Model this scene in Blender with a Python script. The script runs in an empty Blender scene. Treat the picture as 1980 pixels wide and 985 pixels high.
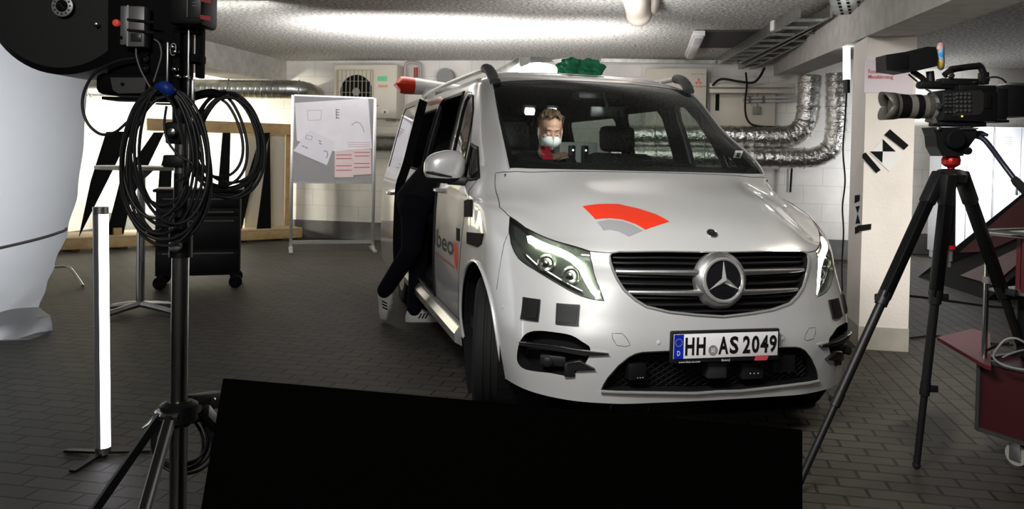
import bpy, bmesh, math, random
import numpy as np
from mathutils import Vector, Matrix, Quaternion, geometry
from mathutils.bvhtree import BVHTree
random.seed(7)
PI = math.pi
SC = bpy.context.scene
COL = SC.collection
# ------------------------------------------------------------------ camera
F, HOR, CAMH, TP, ROLL = 1600.0, 300.0, 1.344, 0.022, 0.020
PITCH = math.atan(TP); CY = HOR + F*TP
cd = bpy.data.cameras.new('camera'); cam = bpy.data.objects.new('camera', cd); COL.objects.link(cam)
cd.sensor_width = 36; cd.sensor_fit = 'HORIZONTAL'; cd.lens = F*36/1980
cd.shift_y = -(492.5-CY)/1980; cd.clip_start = 0.05
cam.matrix_world = Matrix.Translation((0, 0, CAMH)) @ Matrix.Rotation(PI/2-PITCH, 4, 'X') @ Matrix.Rotation(ROLL, 4, 'Z')
SC.camera = cam
# ------------------------------------------------------------------ colour management, world, lights
vs = SC.view_settings
vs.view_transform = 'Standard'; vs.look = 'None'; vs.gamma = 1; vs.use_curve_mapping = False
vs.exposure = 0.0
w = bpy.data.worlds.new('world'); SC.world = w; w.use_nodes = True
w.node_tree.nodes['Background'].inputs[0].default_value = (0.9, 0.95, 1.0, 1)
w.node_tree.nodes['Background'].inputs[1].default_value = 0.012
# room frame: u to the right along the back wall, v away from the camera
CEILING = 2.74
RY = 0.194; RC, RS = math.cos(RY), math.sin(RY)
def room(u, v, z=0.0): return Vector((u*RC + v*RS, -u*RS + v*RC, z))
def area(name, loc, aim, sx, sy, power, col=(1, 1, 1), spread=PI):
    l = bpy.data.lights.new(name, 'AREA'); l.shape = 'RECTANGLE'; l.size = sx; l.size_y = sy
    l.energy = power; l.color = col; l.spread = spread
    o = bpy.data.objects.new(name, l); COL.objects.link(o); o.location = loc
    o.rotation_euler = (Vector(aim)-Vector(loc)).to_track_quat('-Z', 'Y').to_euler()
    return o
# work light behind the white sheet, on the back wall
area('wall_light', room(-8.3, 9.6, 1.1), room(-7.9, 12.0, 1.1), .5, .5, 150, (1, .95, .80), 2.2)
# lamp behind the van washing the ceiling
area('roof_light', (-.5, 8.9, 2.0), (-.5, 9.25, CEILING), 3.0, .3, 125, (1, .97, .96), 2.5)
area('roof_lamp_light', (.62, 6.75, 2.16), (1.3, 7.5, CEILING), .3, .2, 22, (1, .97, .97))
# soft light out of frame at the right, on the pillar and lockers
area('right_light', (6.6, 8.8, 1.4), (5.6, 11.8, 1.2), .8, .8, 55, (.97, .98, 1), 1.2)
area('pillar_light', (4.6, 2.2, 2.3), (2.6, 6, .9), .5, .5, 5, (1, .95, .9), .75)
# lamp behind the white sheet shining through it
area('sheet_light', (-6.3, 7.6, 1.7), (-4.9, 5.2, 1.3), .8, .8, 62, (.95, .97, 1), 1.35)
# fill lights added just below the ceiling, with no fixtures there
area('ceiling_fill_front', (-.5, 1.5, 2.62), (1.2, 4.4, .7), 1.4, .25, 29, (1, .985, .95), 1.35)  # added fill for the van's nose and bonnet
area('ceiling_fill_right', (3.4, 4.4, 2.62), (3.0, 4.8, 0), 1.2, .2, 22, (1, .94, .80), 2.2)  # added to brighten the paving at the right
area('ceiling_fill_rear', (-.6, -1.8, 2.6), (-.2, 3.0, 1.0), 1.2, .2, 20, (1, .98, .95), 2.2)  # weak fill added behind the camera
area('ceiling_fill_board', (-2.9, 7.7, 2.6), (-2.7, 11.4, 1.2), 1.2, .25, 26, (1, .97, .95), 2.2)  # added to brighten the pin board
area('ceiling_fill_back', (1.6, 9.4, 2.6), (1.4, 11.0, .8), 1.2, .2, 9, (1, .97, .95), 2.4)

# ------------------------------------------------------------------ placing helpers
_cp, _sp = math.cos(PITCH), math.sin(PITCH); _cr, _sr = math.cos(ROLL), math.sin(ROLL)
def view_ray(u, v):
    a = (u-990)/F; b = (CY-v)/F
    a, b = a*_cr - b*_sr, b*_cr + a*_sr
    return Vector((a, _cp+b*_sp, -_sp+b*_cp))
EYE = Vector((0, 0, CAMH))
def at(u, v, Y):                 # point of the place seen there, Y metres away
    d = view_ray(u, v); return EYE + d*(Y/d.y)
def on_floor(u, v, z=0.0):
    d = view_ray(u, v); return EYE + d*((z-CAMH)/d.z)
def on_wall(u, v, W):            # on the plane parallel to the back wall, W deep in the room frame
    d = view_ray(u, v); n = Vector((RS, RC, 0)); return EYE + d*(W/d.dot(n))
# ------------------------------------------------------------------ materials
def lin(c):
    return tuple((x/12.92 if x <= .04045 else ((x+.055)/1.055)**2.4) for x in c)
def mat(name, col, rough=.5, metal=0., spec=.5, coat=0., noise=0., nscale=20., bump=0., bscale=60., trans=0., emit=None, estr=0., sheen=0.):
    m = bpy.data.materials.new(name); m.use_nodes = True; nt = m.node_tree; b = nt.nodes['Principled BSDF']
    c = (*col, 1)
    b.inputs['Base Color'].default_value = c; b.inputs['Roughness'].default_value = rough
    b.inputs['Metallic'].default_value = metal; b.inputs['Specular IOR Level'].default_value = spec
    b.inputs['Coat Weight'].default_value = coat; b.inputs['Coat Roughness'].default_value = .04
    b.inputs['Transmission Weight'].default_value = trans
    b.inputs['Sheen Weight'].default_value = sheen
    if emit: b.inputs['Emission Color'].default_value = (*emit, 1); b.inputs['Emission Strength'].default_value = estr
    if noise or bump:
        tc = nt.nodes.new('ShaderNodeTexCoord')
    if noise:
        n = nt.nodes.new('ShaderNodeTexNoise'); n.inputs['Scale'].default_value = nscale; n.inputs['Detail'].default_value = 5
        nt.links.new(tc.outputs['Object'], n.inputs['Vector'])
        r = nt.nodes.new('ShaderNodeValToRGB')
        r.color_ramp.elements[0].position = .3; r.color_ramp.elements[1].position = .7
        r.color_ramp.elements[0].color = (*[x*(1-noise) for x in col], 1)
        r.color_ramp.elements[1].color = (*[min(1, x*(1+noise)) for x in col], 1)
        nt.links.new(n.outputs['Fac'], r.inputs['Fac']); nt.links.new(r.outputs['Color'], b.inputs['Base Color'])
    if bump:
        n2 = nt.nodes.new('ShaderNodeTexNoise'); n2.inputs['Scale'].default_value = bscale; n2.inputs['Detail'].default_value = 6
        nt.links.new(tc.outputs['Object'], n2.inputs['Vector'])
        bp = nt.nodes.new('ShaderNodeBump'); bp.inputs['Strength'].default_value = bump; bp.inputs['Distance'].default_value = .02
        nt.links.new(n2.outputs['Fac'], bp.inputs['Height']); nt.links.new(bp.outputs['Normal'], b.inputs['Normal'])
    return m
def glass(name, tint=(.6, .65, .62)):       # thin pane: tinted see-through, mirror-like at grazing angles
    m = bpy.data.materials.new(name); m.use_nodes = True; nt = m.node_tree; nt.nodes.clear(); L = nt.links.new
    out = nt.nodes.new('ShaderNodeOutputMaterial'); mix = nt.nodes.new('ShaderNodeMixShader')
    tr = nt.nodes.new('ShaderNodeBsdfTransparent'); gl = nt.nodes.new('ShaderNodeBsdfGlossy'); lw = nt.nodes.new('ShaderNodeLayerWeight'); pw = nt.nodes.new('ShaderNodeMath'); ma = nt.nodes.new('ShaderNodeMath')
    tr.inputs[0].default_value = (*tint, 1); gl.inputs['Roughness'].default_value = 0; gl.inputs['Color'].default_value = (1, 1, 1, 1); lw.inputs['Blend'].default_value = .5
    pw.operation = 'POWER'; pw.inputs[1].default_value = 5; ma.operation = 'MULTIPLY_ADD'; ma.inputs[1].default_value = .9; ma.inputs[2].default_value = .045
    L(lw.outputs['Facing'], pw.inputs[0]); L(pw.outputs[0], ma.inputs[0]); L(ma.outputs[0], mix.inputs[0])
    L(tr.outputs[0], mix.inputs[1]); L(gl.outputs[0], mix.inputs[2]); L(mix.outputs[0], out.inputs[0]); return m
M = {}
M['black'] = mat('black_plastic', (.008, .008, .0085), .45, spec=.35)
M['matte'] = mat('matte_black', (.004, .004, .0045), .75, spec=.15)
M['rubber'] = mat('black_rubber', (.009, .009, .009), .75, spec=.25, bump=.2, bscale=200)
M['steel'] = mat('polished_steel', (.72, .72, .70), .18, 1.)
M['alu'] = mat('brushed_aluminium', (.62, .62, .62), .38, 1., noise=.08, nscale=40)
M['galv'] = mat('galvanised_steel', (.42, .43, .41), .35, 1., noise=.2, nscale=14)
M['chrome'] = mat('chrome', (.85, .85, .85), .08, 1.)
M['grey'] = mat('grey_plastic', (.22, .22, .21), .5)
M['lgrey'] = mat('light_grey', (.5, .5, .49), .5)
M['white'] = mat('white_plastic', (.8, .8, .79), .45)
M['paper'] = mat('white_paper', (.78, .76, .82), .8, noise=.03, nscale=6)
M['red'] = mat('red_paint', (.52, .015, .02), .4)
M['orange'] = mat('orange_red', (.78, .045, .02), .35)
M['wood'] = mat('pine_wood', (.52, .36, .17), .6, noise=.18, nscale=8, bump=.1)
M['glow'] = mat('lamp_glow', (1, 1, 1), .5, emit=(1, .97, .95), estr=14)
M['blue'] = mat('blue_tape', (.01, .05, .35), .45)
# ------------------------------------------------------------------ mesh builder
class MB:
    def __init__(s): s.v = []; s.f = []; s.mi = []; s.cur = 0
    def _add(s, vs_, fs_):
        n = len(s.v); s.v += [tuple(p) for p in vs_]; s.f += [tuple(i+n for i in f) for f in fs_]; s.mi += [s.cur]*len(fs_); return s
    def box(s, c, size, rot=None, bev=0.0):
        c = Vector(c); hx, hy, hz = [x/2 for x in size]
        if bev > 0:
            bm = bmesh.new(); bmesh.ops.create_cube(bm, size=1)
            for v in bm.verts: v.co = Vector((v.co.x*size[0], v.co.y*size[1], v.co.z*size[2]))
            bmesh.ops.bevel(bm, geom=list(bm.edges), offset=min(bev, min(size)*.45), segments=2, profile=.5, affect='EDGES')
            return s.bm(bm, Matrix.Translation(c) @ (rot.to_4x4() if rot else Matrix()))
        P = [Vector((x*hx, y*hy, z*hz)) for z in (-1, 1) for y in (-1, 1) for x in (-1, 1)]
        if rot: P = [rot @ p for p in P]
        return s._add([p+c for p in P], [(0, 2, 3, 1), (4, 5, 7, 6), (0, 1, 5, 4), (2, 6, 7, 3), (0, 4, 6, 2), (1, 3, 7, 5)])
    def bm(s, bm, mtx=None):
        if mtx: bm.transform(mtx)
        bm.verts.index_update(); s._add([v.co for v in bm.verts], [[v.index for v in f.verts] for f in bm.faces]); bm.free(); return s
    def beam(s, a, b, wdt, hgt, up=(0, 0, 1), bev=0.0):      # box from a to b
        a, b = Vector(a), Vector(b); d = (b-a); L = d.length; d.normalize(); up = Vector(up)
        x = d.cross(up)
        if x.length < 1e-4: x = d.cross(Vector((0, 1, 0)))
        x.normalize(); z = x.cross(d)
        R = Matrix((x, d, z)).transposed()
        return s.box((a+b)/2, (wdt, L, hgt), R, bev)
    def tube(s, path, r, n=12, caps=True, closed=False, flat=1.0):
        P = [Vector(p) for p in path]; N = len(P)
        rs = r if hasattr(r, '__len__') else [r]*N
        T = []
        for i in range(N):
            if closed: t = P[(i+1) % N]-P[i-1]
            else: t = P[min(i+1, N-1)]-P[max(i-1, 0)]
            if t.length < 1e-9: t = Vector((0, 0, 1))
            T.append(t.normalized())
        ref = Vector((0, 0, 1)) if abs(T[0].z) < .9 else Vector((1, 0, 0))
        nrm = (ref - T[0]*ref.dot(T[0])).normalized(); vs_ = []
        for i in range(N):
            nrm = nrm - T[i]*nrm.dot(T[i])
            nrm = nrm.normalized() if nrm.length > 1e-6 else T[i].orthogonal().normalized()
            bn = T[i].cross(nrm)
            for k in range(n):
                a = 2*PI*k/n; vs_.append(P[i] + (nrm*math.cos(a)*flat + bn*math.sin(a))*rs[i])
        fs_ = []
        for i in range(N if closed else N-1):
            j = (i+1) % N
            for k in range(n): fs_.append((i*n+k, i*n+(k+1) % n, j*n+(k+1) % n, j*n+k))
        if caps and not closed:
            fs_.append(tuple(range(n-1, -1, -1))); fs_.append(tuple((N-1)*n+k for k in range(n)))
        return s._add(vs_, fs_)
    def cyl(s, a, b, r, n=20, r2=None): return s.tube([a, b], [r, r if r2 is None else r2], n)
    def lathe(s, prof, c=(0, 0, 0), axis=(0, 0, 1), n=24):   # prof: (radius, height along axis)
        ax = Vector(axis).normalized(); x = ax.orthogonal().normalized(); y = ax.cross(x); c = Vector(c)
        vs_ = []
        for r, h in prof:
            for k in range(n):
                a = 2*PI*k/n; vs_.append(c + ax*h + (x*math.cos(a)+y*math.sin(a))*max(r, 1e-4))
        fs_ = []
        for i in range(len(prof)-1):
            for k in range(n): fs_.append((i*n+k, i*n+(k+1) % n, (i+1)*n+(k+1) % n, (i+1)*n+k))
        fs_.append(tuple(range(n-1, -1, -1))); fs_.append(tuple((len(prof)-1)*n+k for k in range(n)))
        return s._add(vs_, fs_)
    def prism(s, poly, off):                                  # 3-D polygon, extruded by off
        off = Vector(off); n = len(poly); A = [Vector(p) for p in poly]
        vs_ = A + [p+off for p in A]
        fs_ = [tuple(range(n-1, -1, -1)), tuple(range(n, 2*n))] + [(i, (i+1) % n, n+(i+1) % n, n+i) for i in range(n)]
        return s._add(vs_, fs_)
    def sphere(s, c, r, n=14, sc=(1, 1, 1), rot=None):
        prof = []
        bm = bmesh.new(); bmesh.ops.create_uvsphere(bm, u_segments=n*2, v_segments=n, radius=r)
        m = Matrix.Translation(Vector(c)) @ (rot.to_4x4() if rot else Matrix()) @ Matrix.Diagonal((*sc, 1))
        return s.bm(bm, m)
    def torus(s, c, R, r, axis=(0, 0, 1), n=32, m=10, sq=1.0):
        ax = Vector(axis).normalized(); x = ax.orthogonal().normalized(); y = ax.cross(x); c = Vector(c)
        return s.tube([c + (x*math.cos(2*PI*k/n) + y*math.sin(2*PI*k/n)*sq)*R for k in range(n)], r, m, closed=True)
    def grid(s, fn, nu, nv):
        vs_ = [fn(i/nu, j/nv) for j in range(nv+1) for i in range(nu+1)]
        fs_ = [(j*(nu+1)+i, j*(nu+1)+i+1, (j+1)*(nu+1)+i+1, (j+1)*(nu+1)+i) for j in range(nv) for i in range(nu)]
        return s._add(vs_, fs_)
    def build(s, name, m, parent=None, world=False, smooth=True, angle=35, normals=None, mods=None):
        me = bpy.data.meshes.new(name); V = s.v
        if world and parent is not None:
            mt = parent.matrix_basis.copy(); q = parent.parent
            while q is not None: mt = q.matrix_basis @ mt; q = q.parent
            inv = mt.inverted(); V = [inv @ Vector(p) for p in V]
        me.from_pydata([tuple(p) for p in V], [], s.f)
        ms = m if isinstance(m, (list, tuple)) else [m]
        for x in ms: me.materials.append(M[x] if isinstance(x, str) else x)
        if len(ms) > 1: me.polygons.foreach_set('material_index', s.mi)
        me.update()
        if normals is None:
            bm = bmesh.new(); bm.from_mesh(me); bmesh.ops.recalc_face_normals(bm, faces=bm.faces); bm.to_mesh(me); bm.free()
        if smooth:
            me.polygons.foreach_set('use_smooth', [True]*len(me.polygons))
            if normals is not None: me.normals_split_custom_set_from_vertices([tuple(n) for n in normals])
            else:
                try: me.set_sharp_from_angle(angle=math.radians(angle))
                except Exception: pass
        o = bpy.data.objects.new(name, me); COL.objects.link(o)
        if parent is not None: o.parent = parent
        if mods: mods(o)
        return o
def thing(name, label, cat, loc=(0, 0, 0), rotz=0., group=None, rot=None):
    o = bpy.data.objects.new(name, None); COL.objects.link(o); o.empty_display_size = .1
    o.location = loc; o.rotation_euler = rot if rot else (0, 0, rotz)
    o['label'] = label; o['category'] = cat
    if group: o['group'] = group
    o.matrix_basis  # location and rotation give the basis
    return o
def tag(o, label, cat, group=None, kind=None):
    o['label'] = label; o['category'] = cat
    if group: o['group'] = group
    if kind: o['kind'] = kind
    return o
def struct(o): o['kind'] = 'structure'; return o
def base_origin(o):              # move a one-mesh thing's origin to its base
    me = o.data; co = np.empty(len(me.vertices)*3); me.vertices.foreach_get('co', co); co = co.reshape(-1, 3)
    c = co.mean(0); c[2] = co[:, 2].min(); me.transform(Matrix.Translation(-Vector(c))); o.location = Vector(o.location)+Vector(c); return o
def text_mesh(txt, size=1., width=1., bold=0.0, extrude=0.0, align='LEFT', res=3):
    c = bpy.data.curves.new('lettering', 'FONT'); c.body = txt; c.size = size; c.offset = bold; c.extrude = extrude; c.align_x = align; c.resolution_u = res
    o = bpy.data.objects.new('lettering', c); COL.objects.link(o); bpy.context.view_layer.update()
    me = bpy.data.meshes.new_from_object(o.evaluated_get(bpy.context.evaluated_depsgraph_get()))
    V = [(v.co.x*width, v.co.y, v.co.z) for v in me.vertices]; Fc = [tuple(p.vertices) for p in me.polygons]
    bpy.data.objects.remove(o); bpy.data.curves.remove(c); bpy.data.meshes.remove(me)
    return V, Fc
def text_fit(txt, width, height, bold=0.0):        # lettering scaled to a width and height, origin at its lower left
    V, Fc = text_mesh(txt, bold=bold); A = np.array(V); mn, mx = A.min(0), A.max(0)
    A = (A-mn)/np.maximum(mx-mn, 1e-6); A[:, 0] *= width; A[:, 1] *= height; A[:, 2] = 0
    return A, Fc
def letters(mb, txt, origin, ex, ey, width, height, bold=0.0):
    A, Fc = text_fit(txt, width, height, bold); o = Vector(origin); ex = Vector(ex).normalized(); ey = Vector(ey).normalized()
    mb._add([o + ex*p[0] + ey*p[1] for p in A], Fc); return mb
def arc_pts(c, R, a0, a1, n, ex=(1, 0, 0), ey=(0, 0, 1)):
    c = Vector(c); ex = Vector(ex); ey = Vector(ey)
    return [c + ex*R*math.cos(a0+(a1-a0)*i/n) + ey*R*math.sin(a0+(a1-a0)*i/n) for i in range(n+1)]
def smooth_path(pts, k=8, closed=False):           # Catmull-Rom through points
    P = [Vector(p) for p in pts]; n = len(P); out = []
    for i in range(n if closed else n-1):
        if closed: p0, p1, p2, p3 = P[i-1], P[i], P[(i+1) % n], P[(i+2) % n]
        else: p0, p1, p2, p3 = P[max(i-1, 0)], P[i], P[i+1], P[min(i+2, n-1)]
        for j in range(k):
            t = j/k; out.append(.5*((2*p1) + (p2-p0)*t + (2*p0-5*p1+4*p2-p3)*t*t + (3*p1-p0-3*p2+p3)*t**3))
    if not closed: out.append(P[-1])
    return out
# ================================================================== ROOM
WALL_V, CEIL = 12.0, 2.74
def brickmat(name, c1, c2, mortar, bw, bh, ms, rough, bump, swap=False, mix=None):
    m = bpy.data.materials.new(name); m.use_nodes = True; nt = m.node_tree; b = nt.nodes['Principled BSDF']; L = nt.links.new
    tc = nt.nodes.new('ShaderNodeTexCoord')
    def brick(vec):
        br = nt.nodes.new('ShaderNodeTexBrick'); br.inputs['Scale'].default_value = 1; br.inputs['Brick Width'].default_value = bw; br.inputs['Row Height'].default_value = bh
        br.inputs['Mortar Size'].default_value = ms; br.inputs['Mortar Smooth'].default_value = .4; br.inputs['Color1'].default_value = (*c1, 1); br.inputs['Color2'].default_value = (*c2, 1); br.inputs['Mortar'].default_value = (*mortar, 1)
        L(vec, br.inputs['Vector']); return br
    out = tc.outputs['Object']
    if mix is None:
        if swap:
            mp = nt.nodes.new('ShaderNodeMapping'); mp.inputs['Rotation'].default_value = (PI/2, 0, 0); L(out, mp.inputs['Vector']); out = mp.outputs[0]
        br = brick(out); colr, fac = br.outputs['Color'], br.outputs['Fac']
    else:
        b1 = brick(out); mp = nt.nodes.new('ShaderNodeMapping'); mp.inputs['Rotation'].default_value = (0, 0, PI/2); mp.inputs['Location'].default_value = (0, .05, 0); L(out, mp.inputs['Vector']); b2 = brick(mp.outputs[0])
        sx = nt.nodes.new('ShaderNodeSeparateXYZ'); L(out, sx.inputs[0]); gt = nt.nodes.new('ShaderNodeMath'); gt.operation = 'GREATER_THAN'; gt.inputs[1].default_value = mix; L(sx.outputs[0], gt.inputs[0])
        gt2 = nt.nodes.new('ShaderNodeMath'); gt2.operation = 'GREATER_THAN'; gt2.inputs[1].default_value = 4.3; L(sx.outputs[1], gt2.inputs[0])
        mu = nt.nodes.new('ShaderNodeMath'); mu.operation = 'MULTIPLY'; L(gt.outputs[0], mu.inputs[0]); L(gt2.outputs[0], mu.inputs[1])
        mx = nt.nodes.new('ShaderNodeMix'); mx.data_type = 'RGBA'; L(mu.outputs[0], mx.inputs['Factor']); L(b1.outputs['Color'], mx.inputs['A']); L(b2.outputs['Color'], mx.inputs['B']); colr = mx.outputs['Result']
        mf = nt.nodes.new('ShaderNodeMix'); L(mu.outputs[0], mf.inputs['Factor']); L(b1.outputs['Fac'], mf.inputs['A']); L(b2.outputs['Fac'], mf.inputs['B']); fac = mf.outputs['Result']
    ns = nt.nodes.new('ShaderNodeTexNoise'); ns.inputs['Scale'].default_value = 1.3; ns.inputs['Detail'].default_value = 8; L(tc.outputs['Object'], ns.inputs['Vector'])
    mr = nt.nodes.new('ShaderNodeMapRange'); mr.inputs['From Min'].default_value = .25; mr.inputs['From Max'].default_value = .75; mr.inputs['To Min'].default_value = .72; mr.inputs['To Max'].default_value = 1.2; L(ns.outputs['Fac'], mr.inputs['Value'])
    vm = nt.nodes.new('ShaderNodeVectorMath'); vm.operation = 'SCALE'; L(colr, vm.inputs[0]); L(mr.outputs[0], vm.inputs['Scale']); L(vm.outputs[0], b.inputs['Base Color'])
    n2 = nt.nodes.new('ShaderNodeTexNoise'); n2.inputs['Scale'].default_value = 60; L(tc.outputs['Object'], n2.inputs['Vector'])
    ad = nt.nodes.new('ShaderNodeMath'); ad.operation = 'MULTIPLY_ADD'; ad.inputs[1].default_value = -1.0; L(fac, ad.inputs[0]); 
    m3 = nt.nodes.new('ShaderNodeMath'); m3.operation = 'MULTIPLY'; m3.inputs[1].default_value = .25; L(n2.outputs['Fac'], m3.inputs[0]); L(m3.outputs[0], ad.inputs[2])
    bp = nt.nodes.new('ShaderNodeBump'); bp.inputs['Strength'].default_value = bump; bp.inputs['Distance'].default_value = .006; L(ad.outputs[0], bp.inputs['Height']); L(bp.outputs[0], b.inputs['Normal'])
    b.inputs['Roughness'].default_value = rough; return m
M['floor'] = brickmat('clay_paving', (.053, .046, .034), (.034, .030, .023), (.004, .0037, .003), .2, .1, .0075, .62, .9, mix=1.25)
M['wall'] = brickmat('painted_masonry', (.74, .72, .68), (.72, .70, .66), (.62, .60, .57), .5, .25, .006, .75, .35, swap=True)
M['plinth'] = mat('grey_plinth_paint', (.12, .12, .115), .7, noise=.2, nscale=5)
M['ceil'] = mat('wood_wool_board', (.54, .53, .50), .9, noise=.65, nscale=30, bump=1., bscale=38)
M['beam'] = mat('concrete_beam', (.52, .50, .47), .85, noise=.14, nscale=9, bump=.25, bscale=70)
M['pillar'] = mat('white_pillar_paint', (.80, .75, .70), .7, noise=.05, nscale=4, bump=.1, bscale=40)
M['foil'] = mat('crinkled_foil', (.78, .77, .74), .24, 1., noise=.12, nscale=16, bump=.9, bscale=22)
M['cream'] = mat('cream_enamel', (.60, .56, .47), .5, noise=.03, nscale=5)
def rbox(name, u0, u1, v0, v1, z0, z1, m):          # room-aligned block, origin at its base
    mb = MB(); mb.box(((u1-u0)/2, (v1-v0)/2, (z1-z0)/2), (u1-u0, v1-v0, z1-z0)); o = mb.build(name, m, smooth=False)
    o.location = room(u0, v0, z0); o.rotation_euler = (0, 0, -RY); return o
fl = MB(); fl.box((0, 0, -.05), (26, 26, .1)); o = struct(fl.build('floor', 'floor', smooth=False)); o.location = room(0, 0, 0); o.rotation_euler = (0, 0, -RY)
# shift the pattern frame: floor origin is the room origin
o = struct(rbox('ceiling', -9.5, 8.0, -3.0, 13.4, CEIL, CEIL+.2, 'ceil'))
struct(rbox('wall_back', -9.5, 2.6, WALL_V, WALL_V+.2, 0, CEIL, 'wall'))
struct(rbox('wall_recess', 2.6, 8.0, 13.2, 13.4, 0, CEIL, 'wall'))
struct(rbox('wall_return', 2.6, 2.8, WALL_V+.2, 13.2, 0, CEIL, 'wall'))
struct(rbox('wall_left', -9.5, -9.3, -3, 12.0, 0, CEIL, 'wall'))
struct(rbox('wall_right', 8.0, 8.2, -3, 13.4, 0, CEIL, 'wall'))
struct(rbox('wall_front', -9.5, 8.0, -3.2, -3.0, 0, CEIL, 'beam'))
struct(rbox('baseboard_back', -9.3, 2.6, WALL_V-.012, WALL_V, 0, .27, 'plinth'))
struct(rbox('baseboard_recess', 2.8, 8.0, 13.188, 13.2, 0, .3, 'plinth'))
PU0, PU1, PV0, PV1 = 1.325, 1.655, 6.29, 6.75
struct(rbox('pillar', PU0, PU1, PV0, PV1, 0, 2.24, 'pillar'))
p = MB(); w_ = PU1-PU0; d_ = PV1-PV0
o = struct(rbox('baseboard_pillar', PU0-.004, PU1+.004, PV0-.004, PV1+.004, 0, .165, mat('pillar_plinth', (.40, .38, .33), .7, noise=.15, nscale=6)))
mb = MB(); bz = lambda v: 2.24+.049*(v-PV0)          # the beam's underside rises towards the back wall
mb.prism([room(PU0-.01, 1, bz(1)), room(PU0-.01, WALL_V, bz(WALL_V)), room(PU0-.01, WALL_V, CEIL), room(PU0-.01, 1, CEIL)], (Vector((RC, -RS, 0))*(PU1-PU0+.02)))
struct(base_origin(mb.build('beam_right', 'beam', smooth=False)))
struct(rbox('beam_left', -6.6, -5.97, 1.0, WALL_V, 2.40, CEIL, 'beam'))
# ================================================================== VAN
M['paint'] = mat('pearl_white_paint', (.56, .56, .555), .32, .25, coat=.9, noise=.015, nscale=300)
M['darkin'] = mat('dark_cabin_trim', (.012, .012, .013), .7)
M['lens'] = glass('clear_headlight_lens', (.88, .9, .88))
M['wsglass'] = glass('tinted_windscreen', (.62, .68, .64))
M['sideglass'] = glass('side_window_glass', (.55, .62, .58))
M['privacy'] = mat('privacy_glass', (.05, .05, .06), .06, coat=1)
M['drl'] = mat('daytime_running_light', (.9, 1, .85), .4, emit=(.93, 1, .80), estr=12)
M['decalgrey'] = mat('grey_decal', (.10, .10, .105), .5, spec=.2)
M['chromeb'] = mat('bright_chrome', (.78, .78, .77), .16, .75)
M['decalorange'] = mat('orange_decal', (.68, .035, .012), .35)
M['plateblue'] = mat('plate_blue', (.005, .02, .35), .4)
M['platewhite'] = mat('plate_white', (.75, .73, .74), .4)
VYAW, VTILT = .2559, .008
VAN = thing('van', 'white passenger van with orange arc on its bonnet parked in the garage', 'van', (.9732, 3.7267, 0), rot=(0, VTILT, VYAW))
VMAT = Matrix.Translation((.9732, 3.7267, 0)) @ Matrix.Rotation(VYAW, 4, 'Z') @ Matrix.Rotation(VTILT, 4, 'Y')
VINV = VMAT.inverted()
# control net of the right half seen from behind (x grows to the van's side), rows from sill to roof, columns nose -> tail
ROWS_FRONT = [
 # c0            c1              c2              c3              c4              c5              c6
 [(0,.060,.235),(.28,.065,.235),(.50,.085,.235),(.68,.150,.24), (.83,.29,.25),  (.90,.49,.26),  (.93,.95,.26)],
 [(0,.025,.38), (.28,.035,.38), (.51,.065,.38), (.71,.145,.385),(.865,.31,.39), (.937,.53,.39), (.952,.95,.39)],
 [(0,.008,.50), (.28,.022,.50), (.52,.062,.50), (.72,.150,.505),(.88,.32,.51),  (.95,.55,.51),  (.960,.95,.51)],
 [(0,.018,.63), (.28,.035,.63), (.53,.092,.63), (.715,.185,.63),(.865,.34,.635),(.946,.56,.64), (.963,.95,.64)],
 [(0,.036,.77), (.28,.058,.77), (.53,.125,.77), (.70,.230,.775),(.852,.39,.78), (.940,.59,.78), (.963,.95,.78)],
 [(0,.072,.915),(.28,.092,.915),(.51,.150,.91), (.68,.262,.915),(.835,.43,.925),(.933,.62,.93), (.961,.95,.93)],
 [(0,.140,.985),(.28,.160,.983),(.50,.222,.981),(.67,.340,.957),(.820,.50,.985),(.922,.67,1.00),(.957,.96,1.02)],
 [(0,.430,1.13),(.28,.445,1.126),(.49,.485,1.120),(.65,.570,1.080),(.795,.69,1.085),(.895,.82,1.085),(.947,1.05,1.09)],
 [(0,.790,1.243),(.28,.805,1.242),(.50,.840,1.238),(.66,.890,1.220),(.775,.955,1.222),(.870,1.05,1.175),(.932,1.24,1.145)],
 [(0,.850,1.268),(.28,.865,1.268),(.50,.895,1.267),(.66,.935,1.265),(.777,.985,1.262),(.858,1.10,1.215),(.920,1.30,1.175)],
 [(0,1.30,1.565),(.28,1.312,1.563),(.48,1.338,1.556),(.625,1.375,1.546),(.735,1.42,1.533),(.792,1.50,1.515),(.828,1.66,1.50)],
 [(0,1.745,1.835),(.28,1.752,1.832),(.47,1.768,1.823),(.60,1.786,1.812),(.693,1.81,1.797),(.727,1.88,1.788),(.746,2.00,1.780)],
 [(0,2.10,1.915),(.28,2.10,1.912),(.47,2.10,1.903),(.575,2.10,1.892),(.640,2.105,1.878),(.662,2.13,1.868),(.676,2.18,1.862)]]
SEC = [(.925, .26), (.948, .39), (.958, .51), (.963, .64), (.963, .78), (.961, .93), (.957, 1.02), (.948, 1.09), (.934, 1.145), (.924, 1.175), (.842, 1.50), (.757, 1.78), (.685, 1.865)]
SIDE_Y = [[1.50]*8+[1.56, 1.60, 1.90, 2.15, 2.26], [2.20]*10+[2.30, 2.42, 2.48], [3.2]*13, [4.3]*13, [4.9]*13]
REAR = [[(.90, 5.06), (.62, 5.13), (0, 5.16)]]*9 + [[(.885, 5.06), (.6, 5.12), (0, 5.15)], [(.81, 5.03), (.56, 5.08), (0, 5.11)], [(.735, 4.98), (.5, 5.02), (0, 5.04)], [(.66, 4.93), (.45, 4.95), (0, 4.96)]]
NET = []
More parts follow.
